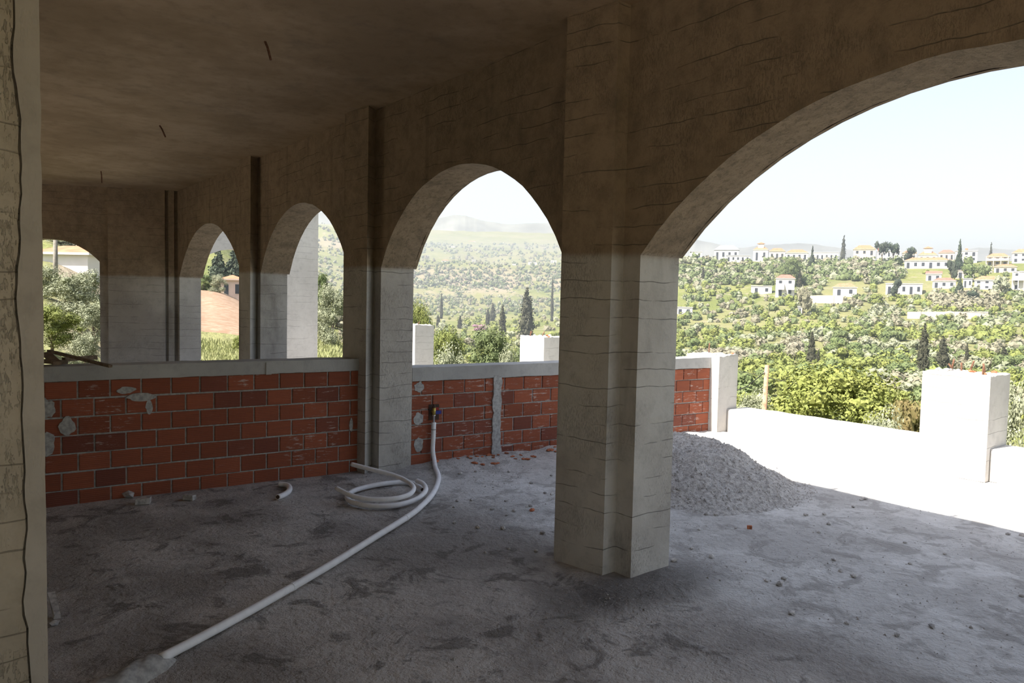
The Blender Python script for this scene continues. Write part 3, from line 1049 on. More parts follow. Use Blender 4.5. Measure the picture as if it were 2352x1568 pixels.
for k in range(24):
    px, py = rg.uniform(1040, 1275), rg.uniform(1075, 1270)
    stone('rubble_stone', 'small grey stone loose on the floor between the coiled pipe and the big pillar', px, py, rg.uniform(0.01, 0.022), group=G3, k=k % 5)

# crushed-stone litter, too fine to count
gm = MB()


def chip(p, s, rg):
    i = len(gm.v)
    for d in ((1, 0, -.3), (-.5, .9, -.3), (-.5, -.9, -.3), (.1, .1, .7)):
        gm.v.append((p.x + d[0] * s * rg.uniform(.6, 1.4), p.y + d[1] * s * rg.uniform(.6, 1.4), p.z + d[2] * s))
    gm.f += [(i, i + 1, i + 3), (i + 1, i + 2, i + 3), (i + 2, i, i + 3), (i, i + 2, i + 1)]


for litter, lo, hi in (('fine stone chips and crumbs littering the terrace floor', XO + 0.02, 9.0), ('fine grit and crumbs scattered on the floor inside the arcade', -9.0, 2.95)):
  gm = MB()
  for k in range(4200):
      m = rg.random()
      if m < 0.30:
          x = rg.uniform(3.55, 7.4)
          P = Vector((x, 5.94 - (x - 3.5) * 0.083 - abs(rg.gauss(0, 0.3)), 0))
      elif m < 0.55:
          P = Vector((rg.uniform(3.3, 5.4), rg.uniform(3.2, 5.8), 0))
      elif m < 0.62:
          P = Vector((3.1 + rg.gauss(0, .4), 2.6 + rg.gauss(0, 0.12), 0))
      elif m < 0.93:
          P = Vector((rg.uniform(3.2, 6.5), rg.uniform(0.8, 4.2), 0))
      else:
          P = Vector((rg.uniform(0.6, 2.95), rg.uniform(1.6, 6.0), 0))
      if (P - Vector((5.45, 4.25, 0))).length < 1.45 or not lo < P.x < hi or (P.y > 5.92 - (P.x - 3.5) * 0.083):
          continue
      P.z = floor_h(P.x, P.y) + 0.002
      chip(P, min(0.011, 0.0025 + rg.expovariate(1 / 0.0018)), rg)
  tag(gm.build('gravel_litter', 'gravel'), litter, 'gravel', kind='stuff')

# gravel heap
HC = Vector((5.45, 4.25))


def heap_h(x, y):
    dx, dy = x - HC.x, y - HC.y
    a = math.atan2(dy, dx)
    # flat-topped ridge running away along +Y, steeper towards the terrace
    yy = dy if dy < 0 else max(0, dy - 0.35)
    R = 1.02 + 0.10 * math.sin(2 * a + 0.6) + 0.10 * fbm(math.cos(a) * 2, math.sin(a) * 2, 5)
    q = math.hypot(dx * 1.18, yy) / R
    if q >= 1.15:
        return -0.02
    t = max(0.0, 1 - q / 1.15)
    h = 0.31 * min(1.0, 1.6 * t) ** 1.2 + 0.02 * t
    h += (0.05 * fbm(x * 3, y * 3, 3) + 0.02 * fbm(x * 13, y * 13, 3) + 0.008 * fbm(x * 40, y * 40, 3, )) * min(1, t * 4)
    return h - 0.008


hp = empty('gravel_heap', (HC.x, HC.y, 0), 'heap of grey gravel and rubble on the terrace behind the big pillar', 'gravel heap')
hm = MB()
nn = 110
for j in range(nn + 1):
    for i in range(nn + 1):
        x, y = HC.x - 1.35 + 2.7 * i / nn, HC.y - 1.35 + 2.75 * j / nn
        hm.v.append((x, y, heap_h(x, y)))
for j in range(nn):
    for i in range(nn):
        q = (j * (nn + 1) + i, j * (nn + 1) + i + 1, (j + 1) * (nn + 1) + i + 1, (j + 1) * (nn + 1) + i)
        if max(hm.v[k][2] for k in q) > -0.019:
            hm.f.append(q)
local(hm, hp).build('mound', 'gravel', hp, smooth=True)
gm = MB()
for k in range(4200):
    a, r = rg.uniform(0, 2 * PI), math.sqrt(rg.random()) * 1.12
    x, y = HC.x + r * math.cos(a), HC.y + r * math.sin(a)
    h = heap_h(x, y)
    if h < -0.005:
        h = floor_h(x, y)
    chip(Vector((x, y, h + 0.002)), min(0.03, 0.004 + rg.expovariate(1 / 0.004)), rg)
tag(local(gm, hp).build('stone_chips', 'gravel', hp), kind='stuff')

# ------------------------------------------------------------------ the valley
RR = [6, 12, 25, 45, 70, 110, 160, 220, 280, 330, 380, 430, 480, 600, 800, 950, 1050, 1150, 1250, 1600, 2200, 3000, 4000, 5200]
PROF = [
    (-180, [-2, -1.2, .3, 2.2, 4.2, 9, 16, 24, 32, 38, 44, 50, 55, 65, 80, 90, 95, 100, 105, 110, 120, 130, 140, 150]),
    (5.4, [-2, -1.2, .3, 2.2, 4.2, 9, 16, 24, 32, 38, 44, 50, 55, 65, 80, 90, 95, 100, 105, 110, 120, 130, 140, 150]),
    (10, [-2, -1.6, -.6, .4, 2.6, 7, 14, 22, 30, 36, 42, 48, 53, 62, 78, 88, 95, 102, 110, 120, 140, 160, 190, 220]),
    (15.5, [-2, -2, -1.7, -1.8, .4, 3.5, 8, 18, 28, 34, 40, 46, 51, 58, 70, 80, 90, 100, 110, 130, 170, 220, 280, 330]),
    (21, [-2, -2, -1.6, -1.7, -1.2, -1, 0, 2, 4, 6, 8, 10, 12, 18, 30, 45, 62, 85, 115, 150, 200, 280, 380, 490]),
    (24.5, [-2, -2, -1.6, -1.7, -1.4, -2, -3, -4, -5, -5, -4, -3, -2, 2, 15, 32, 55, 90, 118, 150, 200, 280, 380, 490]),
    (30, [-3, -4, -5.6, -7, -8.4, -10, -11.2, -13, -14, -15, -15.8, -16, -16, -14, -12, -6, 8, 55, 64, 92, 160, 250, 370, 490]),
    (41.6, [-3, -4, -6, -7.5, -8.8, -10, -11.2, -13, -14, -15, -15.8, -16, -16, -14, -12, -6, 8, 54, 62, 92, 160, 250, 370, 480]),
    (46, [-3, -4, -6, -7.8, -9, -10.5, -11.5, -12, -11, -8, -2, 7, 13, 18, 14, 14, 24, 45, 60, 90, 140, 200, 270, 350]),
    (51, [-3, -4, -6.2, -8, -9.3, -10.8, -11.5, -10.5, -6, 2, 13, 27, 31, 28, 10, 10, 20, 30, 40, 60, 90, 120, 150, 180]),
    (63, [-3, -4, -6.5, -8.3, -9.5, -10.5, -11, -9, -2, 6, 16, 26, 29, 20, 0, 0, 10, 20, 30, 60, 90, 120, 150, 180]),
    (180, [-3, -4, -6.5, -8.3, -9.5, -10.5, -11, -9, -2, 6, 16, 26, 29, 20, 0, 0, 10, 20, 30, 60, 90, 120, 150, 180]),
]


def _prof(p, r):
    if r <= RR[0]:
        return p[0]
    for k in range(len(RR) - 1):
        if r <= RR[k + 1]:
            t = (math.log(r) - math.log(RR[k])) / (math.log(RR[k + 1]) - math.log(RR[k]))
            return p[k] + (p[k + 1] - p[k]) * t
    return p[-1]


def terr(hd, r):
    hd = (hd + 180) % 360 - 180
    for k in range(len(PROF) - 1):
        if PROF[k][0] <= hd <= PROF[k + 1][0]:
            t = (hd - PROF[k][0]) / (PROF[k + 1][0] - PROF[k][0])
            t = t * t * (3 - 2 * t)
            z = _prof(PROF[k][1], r) * (1 - t) + _prof(PROF[k + 1][1], r) * t
            break
    a = math.radians(hd)
    x, y = r * math.sin(a), r * math.cos(a)
    if r > 20:
        z += min(1, (r - 20) / 60) * (0.7 * fbm(x / 26, y / 26, 1.7)) + (min(14, (r - 500) * 0.012) * fbm(x / 170, y / 170, 4.4, 6) if r > 500 else 0)
    return z


def gpt(hd, r, dz=0.0):
    a = math.radians(hd)
    return Vector((r * math.sin(a), r * math.cos(a), terr(hd, r) + dz))


def heading(px):
    r = ray(px, 700)
    return math.degrees(math.atan2(r.x, r.y))


def slope_at(px, py):
    r = ray(px, py)
    return r.z / r.xy.length


def r_at(px, py, r0=100, r1=700):
    """distance at which the ground is seen at this pixel (first hit going out)"""
    hd, s = heading(px), slope_at(px, py)
    r = r0
    while r < r1:
        if terr(hd, r) >= CH + s * r:
            lo, hi = r / 1.012, r
            for _ in range(6):
                m = (lo + hi) / 2
                if terr(hd, m) >= CH + s * m:
                    hi = m
                else:
                    lo = m
            return hi
        r *= 1.012
    return r1


hs = [-180 + 6 * k for k in range(30)] + [0.45 * k for k in range(0, 189)] + [85 + 5 * k for k in range(0, 19)]
rs = [6 * (5200 / 6) ** (k / 120) for k in range(121)]
gmz = MB()
for r in rs:
    for h in hs:
        gmz.v.append(tuple(gpt(h, r)))
nh = len(hs)
for j in range(len(rs) - 1):
    for i in range(nh):
        k = (i + 1) % nh
        gmz.f.append((j * nh + i, j * nh + k, (j + 1) * nh + k, (j + 1) * nh + i))
go = gmz.build('ground', 'ground', smooth=True)
bm = bmesh.new()
bm.from_mesh(go.data)
bmesh.ops.recalc_face_normals(bm, faces=bm.faces)
if sum(f.normal.z for f in bm.faces) < 0:
    bmesh.ops.reverse_faces(bm, faces=bm.faces)
bm.to_mesh(go.data)
bm.free()
tag(go, 'green valley floor rising to scrubby hills and pale cliffs', kind='structure')


# far mountains: long solid ridges
def ridge(label, pts, dist, deep):
    mb = MB()
    P = []
    for k in range(len(pts) - 1):
        n = 10
        for q in range(n):
            t = q / n
            P.append((pts[k][0] + (pts[k + 1][0] - pts[k][0]) * t, pts[k][1] + (pts[k + 1][1] - pts[k][1]) * t))
    P.append(pts[-1])
    for k, (px, py) in enumerate(P):
        hd, s = math.radians(heading(px)), slope_at(px, py)
        s += 0.0012 * fbm(px / 40, 1.5, 3)
        top = CH + s * dist
        u = Vector((math.sin(hd), math.cos(hd), 0))
        for dd, zz in ((-deep, 100), (-deep * 0.4, top * 0.62 + 25 * fbm(px / 25, 7.7)), (0, top), (deep, 100)):
            mb.v.append(tuple(u * (dist + dd) + Vector((0, 0, zz))))
    for k in range(len(P) - 1):
        for q in range(3):
            mb.f.append((k * 4 + q, (k + 1) * 4 + q, (k + 1) * 4 + q + 1, k * 4 + q + 1))
    return tag(mb.build('mountain_ridge', 'hill', smooth=True, weld=True), label, 'mountain')


ridge('hazy blue mountain ridge far off beyond the middle arch', [(500, 470), (640, 476), (740, 488), (800, 503), (900, 512), (960, 508), (1010, 499), (1040, 492), (1065, 494), (1100, 506), (1150, 514), (1220, 513), (1300, 509), (1400, 520), (1500, 545)], 9000, 2200)
ridge('faint blue mountain far behind the village', [(1440, 560), (1540, 552), (1590, 549), (1620, 556), (1680, 570), (1760, 562), (1830, 558), (1900, 566), (2000, 582), (2150, 585), (2240, 568), (2300, 572), (2400, 580), (2520, 570)], 8200, 1500)


# ------------------------------------------------------------------ vegetation
def lump_points(rg, n, lobes):
    """random points near the surface of a bunch of lobes (unit-ish crown, base at z=0, top at z=1)"""
    out = []
    tot = sum(l[3] ** 2 for l in lobes)
    for l in lobes:
        for _ in range(max(3, int(n * l[3] ** 2 / tot))):
            v = Vector((rg.gauss(0, 1), rg.gauss(0, 1), rg.gauss(0, 1))).normalized()
            q = l[3] * rg.uniform(0.72, 1.06 if len(lobes) < 30 else 1.3)
            out.append((Vector(l[:3]) + Vector((v.x * q, v.y * q, v.z * q * 0.85)), v))
    return out


def crown_mesh(name, mat, n, leaf, seed, kind='round', core=0.8):
    rg = random.Random(seed)
    lobes = []
    if kind == 'round':
        for k in range(9):
            a = rg.uniform(0, 2 * PI)
            d = rg.uniform(0.12, 0.33)
            lobes.append((d * math.cos(a), d * math.sin(a), rg.uniform(0.25, 0.72), rg.uniform(0.17, 0.29)))
    elif kind == 'bush':
        for k in range(7):
            a = rg.uniform(0, 2 * PI)
            d = rg.uniform(0.1, 0.32)
            lobes.append((d * math.cos(a), d * math.sin(a), rg.uniform(0.18, 0.66), rg.uniform(0.2, 0.3)))
    elif kind == 'big':
        for k in range(34):
            a = rg.uniform(0, 2 * PI)
            z = rg.uniform(0.12, 0.88)
            d = rg.uniform(0.15, 0.46) * (1 - 0.9 * max(0, z - 0.55) / 0.45 * 0.75)
            lobes.append((d * math.cos(a), d * math.sin(a), z, rg.uniform(0.09, 0.17)))
    elif kind == 'umbrella':
        for k in range(12):
            a = rg.uniform(0, 2 * PI)
            d = rg.uniform(0.05, 0.38)
            lobes.append((d * math.cos(a), d * math.sin(a), rg.uniform(0.6, 0.85), rg.uniform(0.12, 0.18)))
    elif kind == 'fir':
        for k in range(16):
            z = 0.12 + 0.82 * k / 15
            rr_ = 0.30 * (1 - z) + 0.03
            for q in range(3):
                a = rg.uniform(0, 2 * PI)
                lobes.append((rr_ * 0.7 * math.cos(a), rr_ * 0.7 * math.sin(a), z, rr_ * 0.55))
    elif kind == 'cypress':
        for k in range(26):
            z = 0.03 + 0.93 * k / 25
            rr_ = 0.5 * math.sin(min(1, (z + 0.16) / 0.42) * PI / 2) * (1 - max(0, z - 0.3) / 0.7) ** 0.7 + 0.03
            for q in range(3):
                a = rg.uniform(0, 2 * PI)
                d = rr_ * rg.uniform(0.15, 0.5)
                lobes.append((d * math.cos(a), d * math.sin(a), z, rr_ * rg.uniform(0.45, 0.62)))
    mb = MB()
    zs_ = 1.0
    flat = 0.42 if kind == 'cypress' else 1.0          # keep lobes short along the height of a slim tree
    for l in lobes:
        if not core:
            break
        bm = bmesh.new()
        bmesh.ops.create_icosphere(bm, subdivisions=1, radius=l[3] * core)
        i = len(mb.v)
        for v in bm.verts:
            k = 1 + 0.22 * fbm(v.co.x * 9 + l[0] * 5, v.co.y * 9 + l[1] * 5, v.co.z * 9 + l[2] * 5)
            mb.v.append((l[0] + v.co.x * k, l[1] + v.co.y * k, l[2] + v.co.z * k * 0.85 * (flat if kind == 'cypress' else 1)))
        for f in bm.faces:
            mb.f.append(tuple(i + v.index for v in f.verts))
        bm.free()
    for p, v in lump_points(rg, n, lobes):
        if kind == 'cypress':
            l0 = min(lobes, key=lambda l: abs(l[2] - p.z) + 0 * l[0])
            p.z = l0[2] + (p.z - l0[2]) * flat
        d = (v + Vector((rg.uniform(-1, 1), rg.uniform(-1, 1), rg.uniform(-.7, 1))) * 0.9).normalized()
        a = d.orthogonal().normalized()
        a.rotate(Matrix.Rotation(rg.uniform(0, 6.28), 3, d))
        b = d.cross(a)
        s = leaf * rg.uniform(0.6, 1.35)
        sz = flat if kind == 'cypress' else 1
        q = [p + a * s, p + b * s * 0.55, p - a * s * 0.8, p - b * s * 0.55]
        mb.quad(*[(t.x, t.y, max(0.0, p.z + (t.z - p.z) * sz)) for t in q])
    return mb.mesh(name, mat)


PROTO = {}


def proto(key, *a, **k):
    if key not in PROTO:
        PROTO[key] = crown_mesh('foliage', *a, **k)
    return PROTO[key]


_tm = {}


def trunk_mesh():
    if 't' not in _tm:
        mb = MB()
        mb.tube([(0, 0, -0.1), (0.01, 0.0, 0.25), (-0.01, 0.02, 0.55)], [0.05, 0.035, 0.02], 7)
        for a in (0.3, 2.4, 4.5):
            mb.tube([(0, 0, 0.28), (0.14 * math.cos(a), 0.14 * math.sin(a), 0.5)], [0.022, 0.008], 5)
        _tm['t'] = mb.mesh('trunk', 'trunk')
    return _tm['t']


CROWNS = {
    'bright': lambda k: proto(('bright', k), 'leaf_bright', 420, 0.055, 100 + k, 'bush'),
    'green': lambda k: proto(('green', k), 'leaf_green', 420, 0.055, 110 + k, 'bush'),
    'olive': lambda k: proto(('olive', k), 'leaf_olive', 420, 0.055, 120 + k, 'round'),
    'brown': lambda k: proto(('brown', k), 'leaf_brown', 420, 0.05, 130 + k, 'bush'),
    'rust': lambda k: proto(('rust', k), 'leaf_rust', 3500, 0.022, 140 + k, 'big'),
    'pink': lambda k: proto(('pink', k), 'leaf_pink', 420, 0.05, 150 + k, 'bush'),
    'pine': lambda k: proto(('pine', k), 'leaf_pine', 900, 0.04, 160 + k, 'umbrella'),
    'darkround': lambda k: proto(('dr', k), 'leaf_pine', 600, 0.05, 165 + k, 'round'),
    'fir': lambda k: proto(('fir', k), 'leaf_pine', 900, 0.045, 170 + k, 'fir'),
    'cypress': lambda k: proto(('cyp', k), 'leaf_dark', 1500, 0.07, 180 + k, 'cypress'),
    'bigbright': lambda k: proto(('bb', k), 'leaf_bright', 12000, 0.015, 190 + k, 'big', core=0.6),
    'biggreen': lambda k: proto(('bg', k), 'leaf_green', 9000, 0.017, 195 + k, 'big', core=0.6),
    'bigolive': lambda k: proto(('bo', k), 'leaf_olive', 11000, 0.015, 200 + k, 'big', core=0.5),
}


def tree(name, label, cat, crown, px, r, ytop, wpx, k=0, group=None, sink=0.0, hgt=None, yb=None):
    """tree on the ground at distance r in the direction of column px; top reaches photograph row ytop"""
    if yb:
        r = r_at(px, yb, 40, 600)
    hd = heading(px)
    b = gpt(hd, r)
    LAND.append((px, (ytop + yb) / 2 if yb else ytop + 20, label))
    top = CH + slope_at(px, ytop) * r
    h = hgt if hgt else max(0.6, top - b.z)
    wd = wpx * r / F * math.cos(math.radians(hd) + YAW) ** 2 * 1.12
    o = empty(name, b, label, cat, group, rz=random.uniform(0, 6.28))
    c = link('foliage', CROWNS[crown](k), o)
    c.scale = (wd, wd, h)
    if crown not in ('brown', 'bright', 'green') or h > 4:
        t = link('trunk', trunk_mesh(), o)
        t.scale = (min(wd, h) * 0.8, min(wd, h) * 0.8, h * (1.2 if crown == 'pine' else 0.8))
    return o


LAND = []
FOOT = []
# --- trees that can be told apart
tree('tree', 'large bright yellow-green leafy tree just beyond the low white parapet', 'tree', 'bigbright', 1960, 38, 842, 360, 0)
tree('tree', 'rusty green tree tucked against the left of the sunlit pier', 'tree', 'rust', 2090, 36, 905, 150, 0)
tree('olive_tree', 'silvery olive tree low in front of the rusty tree beside the sunlit pier', 'tree', 'bigolive', 2060, 27, 945, 150, 0)
tree('olive_tree', 'silvery olive tree just behind the wooden utility pole', 'tree', 'bigolive', 1745, 48, 888, 110, 1)
tree('olive_tree', 'pale tangled tree at the right edge beyond the sunlit pier', 'tree', 'bigolive', 2345, 30, 880, 190, 2)
tree('tree', 'yellow-green bush at the foot of the utility pole', 'tree', 'bright', 1715, 40, 925, 95, 1)
tree('tree', 'yellow-green tree at the left of the middle arch behind the grey pier', 'tree', 'bigbright', 962, 70, 690, 62, 0)
tree('tree', 'bright green bushy tree in the lower middle of the middle arch', 'tree', 'biggreen', 1135, 62, 752, 120, 0)
tree('tree', 'bright yellow-green bush right of the grey pier in the middle arch', 'tree', 'bigbright', 1030, 66, 752, 90, 0)
tree('olive_tree', 'pale silvery bush just above the coping in the middle arch', 'tree', 'bigolive', 1050, 40, 795, 130, 0)
tree('olive_tree', 'silvery bush between the grey pier and the white pier in the middle arch', 'tree', 'bigolive', 1165, 45, 782, 80, 1)
tree('blossom_tree', 'pink blossoming tree in the valley seen through the middle arch', 'tree', 'pink', 1101, 0, 741, 32, 0, yb=760)
tree('blossom_tree', 'mauve blossoming tree at the foot of the cypress on the right slope', 'tree', 'pink', 1879, 0, 830, 30, 1, yb=852)
for lab, px, yb, yt, wp, k in [
    ('tallest dark cypress, standing beside the white pier in the middle arch', 1210, 783, 657, 42, 0),
    ('dark cypress with a blunt top left of the tallest one in the middle arch', 1155, 778, 697, 20, 1),
    ('slim cypress directly above the pink tree in the middle arch', 1132, 737, 695, 15, 0),
    ('short slim cypress just left of the slim pair above the pink tree', 1121, 747, 706, 12, 1),
    ('small dark cypress left of the pink tree in the middle arch', 1057, 754, 724, 13, 1),
    ('small pointed cypress at the left of the middle arch', 1007, 752, 722, 13, 0),
    ('slender distant cypress at the far left of the middle arch', 1014, 712, 672, 9, 1),
    ('distant slim cypress at the right edge of the middle arch', 1268, 668, 632, 8, 0),
    ('broad twin-topped cypress in the middle of the right slope', 1869, 842, 760, 26, 0),
    ('short cypress growing against the broad one on the right slope', 1884, 846, 803, 15, 1),
    ('tall ragged cypress rising behind the left corner of the sunlit pier', 2127, 880, 738, 36, 1),
    ('medium ragged cypress behind the middle of the sunlit pier', 2171, 850, 770, 34, 0),
    ('thin spire-like cypress behind the right of the sunlit pier', 2227, 850, 787, 13, 1),
    ('faint brownish cypress at the right edge of the slope', 2313, 850, 796, 34, 0),
    ('tall column-shaped cypress standing alone on the village skyline', 1931, 596, 538, 18, 0),
    ('slim dark cypress on the skyline at the right of the village', 2269, 590, 554, 12, 1),
    ('dark cypress just right of the three-storey house', 1834, 660, 620, 13, 0),
    ('slim dark cypress on the wooded bank at the left of the slope', 1612, 650, 610, 10, 1),
]:
    tree('cypress_tree', lab, 'tree', 'cypress', px, 0, yt, wp * 0.95, k, 'cypress trees', yb=yb)
# left windows
for lab, cr, px, r, yt, wp in [
    ('grey-green olive tree inside the second arch from the left, right side', 'bigolive', 765, 52, 655, 90),
    ('dark scrubby tree behind the olive in the third opening from the left', 'biggreen', 742, 70, 625, 40),
    ('tall dark conifer cluster in the narrow arch, left side', 'fir', 500, 106, 560, 70),
    ('tall dark conifer in the narrow arch, right side', 'fir', 535, 110, 565, 70),
    ('dark green bush at the left of the narrow arch above the brown field', 'biggreen', 468, 84, 630, 50),
    ('silvery shrub before the little pink house in the narrow arch', 'bigolive', 505, 83, 630, 44),
    ('bright green shrub at the right edge of the narrow arch', 'bigbright', 549, 46, 770, 30),
    ('yellow-leaved bush at the lower left of the end-wall arch', 'bigbright', 118, 22, 700, 150),
    ('silvery olive tree in the middle of the end-wall arch', 'bigolive', 150, 30, 630, 150),
    ('silvery olive tree at the right side of the end-wall arch', 'bigolive', 215, 27, 690, 110),
    ('silvery olive tree at the left of the end-wall arch under the house', 'bigolive', 95, 34, 610, 120),
    ('olive tree just below the house in the end-wall arch, right', 'bigolive', 200, 40, 620, 100),
    ('silvery low bush at the lower right of the end-wall arch', 'bigolive', 195, 20, 765, 90),
    ('scrubby hillside tree above the house in the end-wall arch', 'bigolive', 180, 90, 540, 160),
    ('scrubby hillside tree behind the gable in the end-wall arch', 'bigolive', 90, 95, 535, 160),
]:
    tree('tree', lab, 'tree', cr, px, r, yt, wp, 0)

# ------------------------------------------------------------------ houses
def house(label, x0, x1, yt, yb, roof='hip', wall='house', tiles='tiles', floors=1, nwin=3, r=None, porch=False, yaw=None, extra=None, group='village houses', depth=None, roof_frac=0.3):
    """house filling photograph columns x0..x1 and rows yt (ridge) .. yb (ground), standing on the ground there"""
    xc = (x0 + x1) / 2
    hd = heading(xc)
    if r is None:
        r = r_at(xc, yb, 150, 470)
    zg = terr(hd, r)
    b = gpt(hd, r)
    wd = (x1 - x0) * r / F * math.cos(math.radians(hd) + YAW) ** 2 * 0.93
    zt = CH + slope_at(xc, yt) * r
    zb = min(zg, CH + slope_at(xc, yb) * r)
    if group == 'far houses':
        zb, zt = zg - 1, zg + 5.5
    H = max(2.6, zt - zb)
    dp = depth or max(4.5, min(7.0, wd * 0.55))
    LAND.append((xc, (yt + yb) / 2, label))
    FOOT.append((b.x + math.sin(math.radians(hd)) * dp / 2, b.y + math.cos(math.radians(hd)) * dp / 2, math.hypot(wd, dp) / 2 + 1.5))
    a = math.radians(hd)
    yw = random.uniform(-0.05, 0.05) if yaw is None else yaw
    o = empty('house', (b.x, b.y, zb), label, 'house', group, rz=-a + yw)
    rh = 0 if roof == 'flat' else min(H * roof_frac, wd * 0.22)
    hw = wd / 2
    eave = H - rh
    MB().box(-hw, hw, 0, dp, -2.5, eave).build('walls', wall, o)
    ov = 0.3
    if roof == 'flat':
        MB().box(-hw - 0.2, hw + 0.2, -0.25, dp + 0.2, eave, eave + 0.25).build('roof_slab', wall, o)
    else:
        X0, X1, Y0, Y1 = -hw - ov, hw + ov, -ov, dp + ov
        ins = (Y1 - Y0) / 2 * 0.9 if roof == 'hip' else 0.0
        ins = min(ins, (X1 - X0) / 2 * 0.98)
        ym = (Y0 + Y1) / 2
        rm = MB()
        A_, B_, C_, D_ = (X0, Y0, eave), (X1, Y0, eave), (X1, Y1, eave), (X0, Y1, eave)
        E_, F_ = (X0 + ins, ym, H), (X1 - ins, ym, H)
        rm.quad(A_, B_, F_, E_)
        rm.quad(C_, D_, E_, F_)
        rm.poly([B_, C_, F_])
        rm.poly([D_, A_, E_])
        rm.quad(D_, C_, B_, A_)
        rm.build('roof', tiles, o)
        MB().box(X0 - 0.02, X1 + 0.02, Y0 - 0.04, Y1 + 0.04, eave - 0.14, eave + 0.02).build('eaves', wall, o)
    fh = eave / floors
    for f in range(floors):
        for k in range(nwin):
            cx = -hw + wd * (k + 0.5) / nwin
            ww = min(1.3, wd / nwin * 0.4)
            z0 = f * fh + fh * (0.32 if (k + f) % 3 else 0.06)
            z1 = f * fh + fh * 0.76
            wn = MB().box(cx - ww / 2 - 0.08, cx + ww / 2 + 0.08, -0.05, 0.02, z0 - 0.08, z1 + 0.08).build('window', wall, o)
            MB().box(cx - ww / 2, cx + ww / 2, -0.07, 0.0, z0, z1).build('pane', 'pane', wn)
    if porch:
        MB().box(-hw, hw, -2.2, 0, eave * 0.52 - 0.12, eave * 0.52 + 0.12).build('balcony', wall, o)
        MB().box(-hw, hw, -2.2, -2.1, eave * 0.52 + 0.1, eave * 0.52 + 0.95).build('railing', wall, o)
        for k in range(4):
            cx = -hw + 0.15 + (wd - 0.3) * k / 3
            MB().box(cx - 0.14, cx + 0.14, -2.15, -1.87, -2.5, eave).build('column', wall, o)
    if extra:
        extra(o, wd, H, dp, eave)
    return o


def tower(o, wd, H, dp, eave):
    MB().box(-wd * 0.2, wd * 0.2, 1.2, dp * 0.7, eave, H + 1.8).build('upper_storey', 'house2', o)
    m = MB()
    x, z = wd * 0.27, H + 1.8
    A_, B_, C_, D_ = (-x, 0.8, z), (x, 0.8, z), (x, dp * .7 + .4, z), (-x, dp * .7 + .4, z)
    T = (0, (dp * .7 + 1.2) / 2, z + 1.1)
    for p, q in ((A_, B_), (B_, C_), (C_, D_), (D_, A_)):
        m.poly([p, q, T])
    m.quad(D_, C_, B_, A_)
    m.build('upper_roof', 'tiles', o)


def awning(o, wd, H, dp, eave):
    for s in (-0.26, 0.26):
        m = MB()
        x0, x1 = wd * s - wd * 0.22, wd * s + wd * 0.22
        m.quad((x0, -0.05, eave * 0.72), (x1, -0.05, eave * 0.72), (x1, -2.4, eave * 0.42), (x0, -2.4, eave * 0.42))
        m.quad((x0, -2.4, eave * 0.42), (x1, -2.4, eave * 0.42), (x1, -2.4, eave * 0.37), (x0, -2.4, eave * 0.37))
        m.build('awning', 'house', o)


def chimney(o, wd, H, dp, eave):
    MB().box(-0.6, 0.6, 1.0, 2.2, eave - 1, H + 1.3).build('chimney', 'tiles', o)


def redtop(o, wd, H, dp, eave):
    MB().box(-wd * 0.48, -wd * 0.2, 0.6, dp - 1, eave, eave + 1.9).build('roof_hut', 'tilesred', o)
    MB().box(wd * 0.1, wd * 0.45, 0.8, dp - 1, eave, eave + 1.2).build('roof_hut', 'house', o)


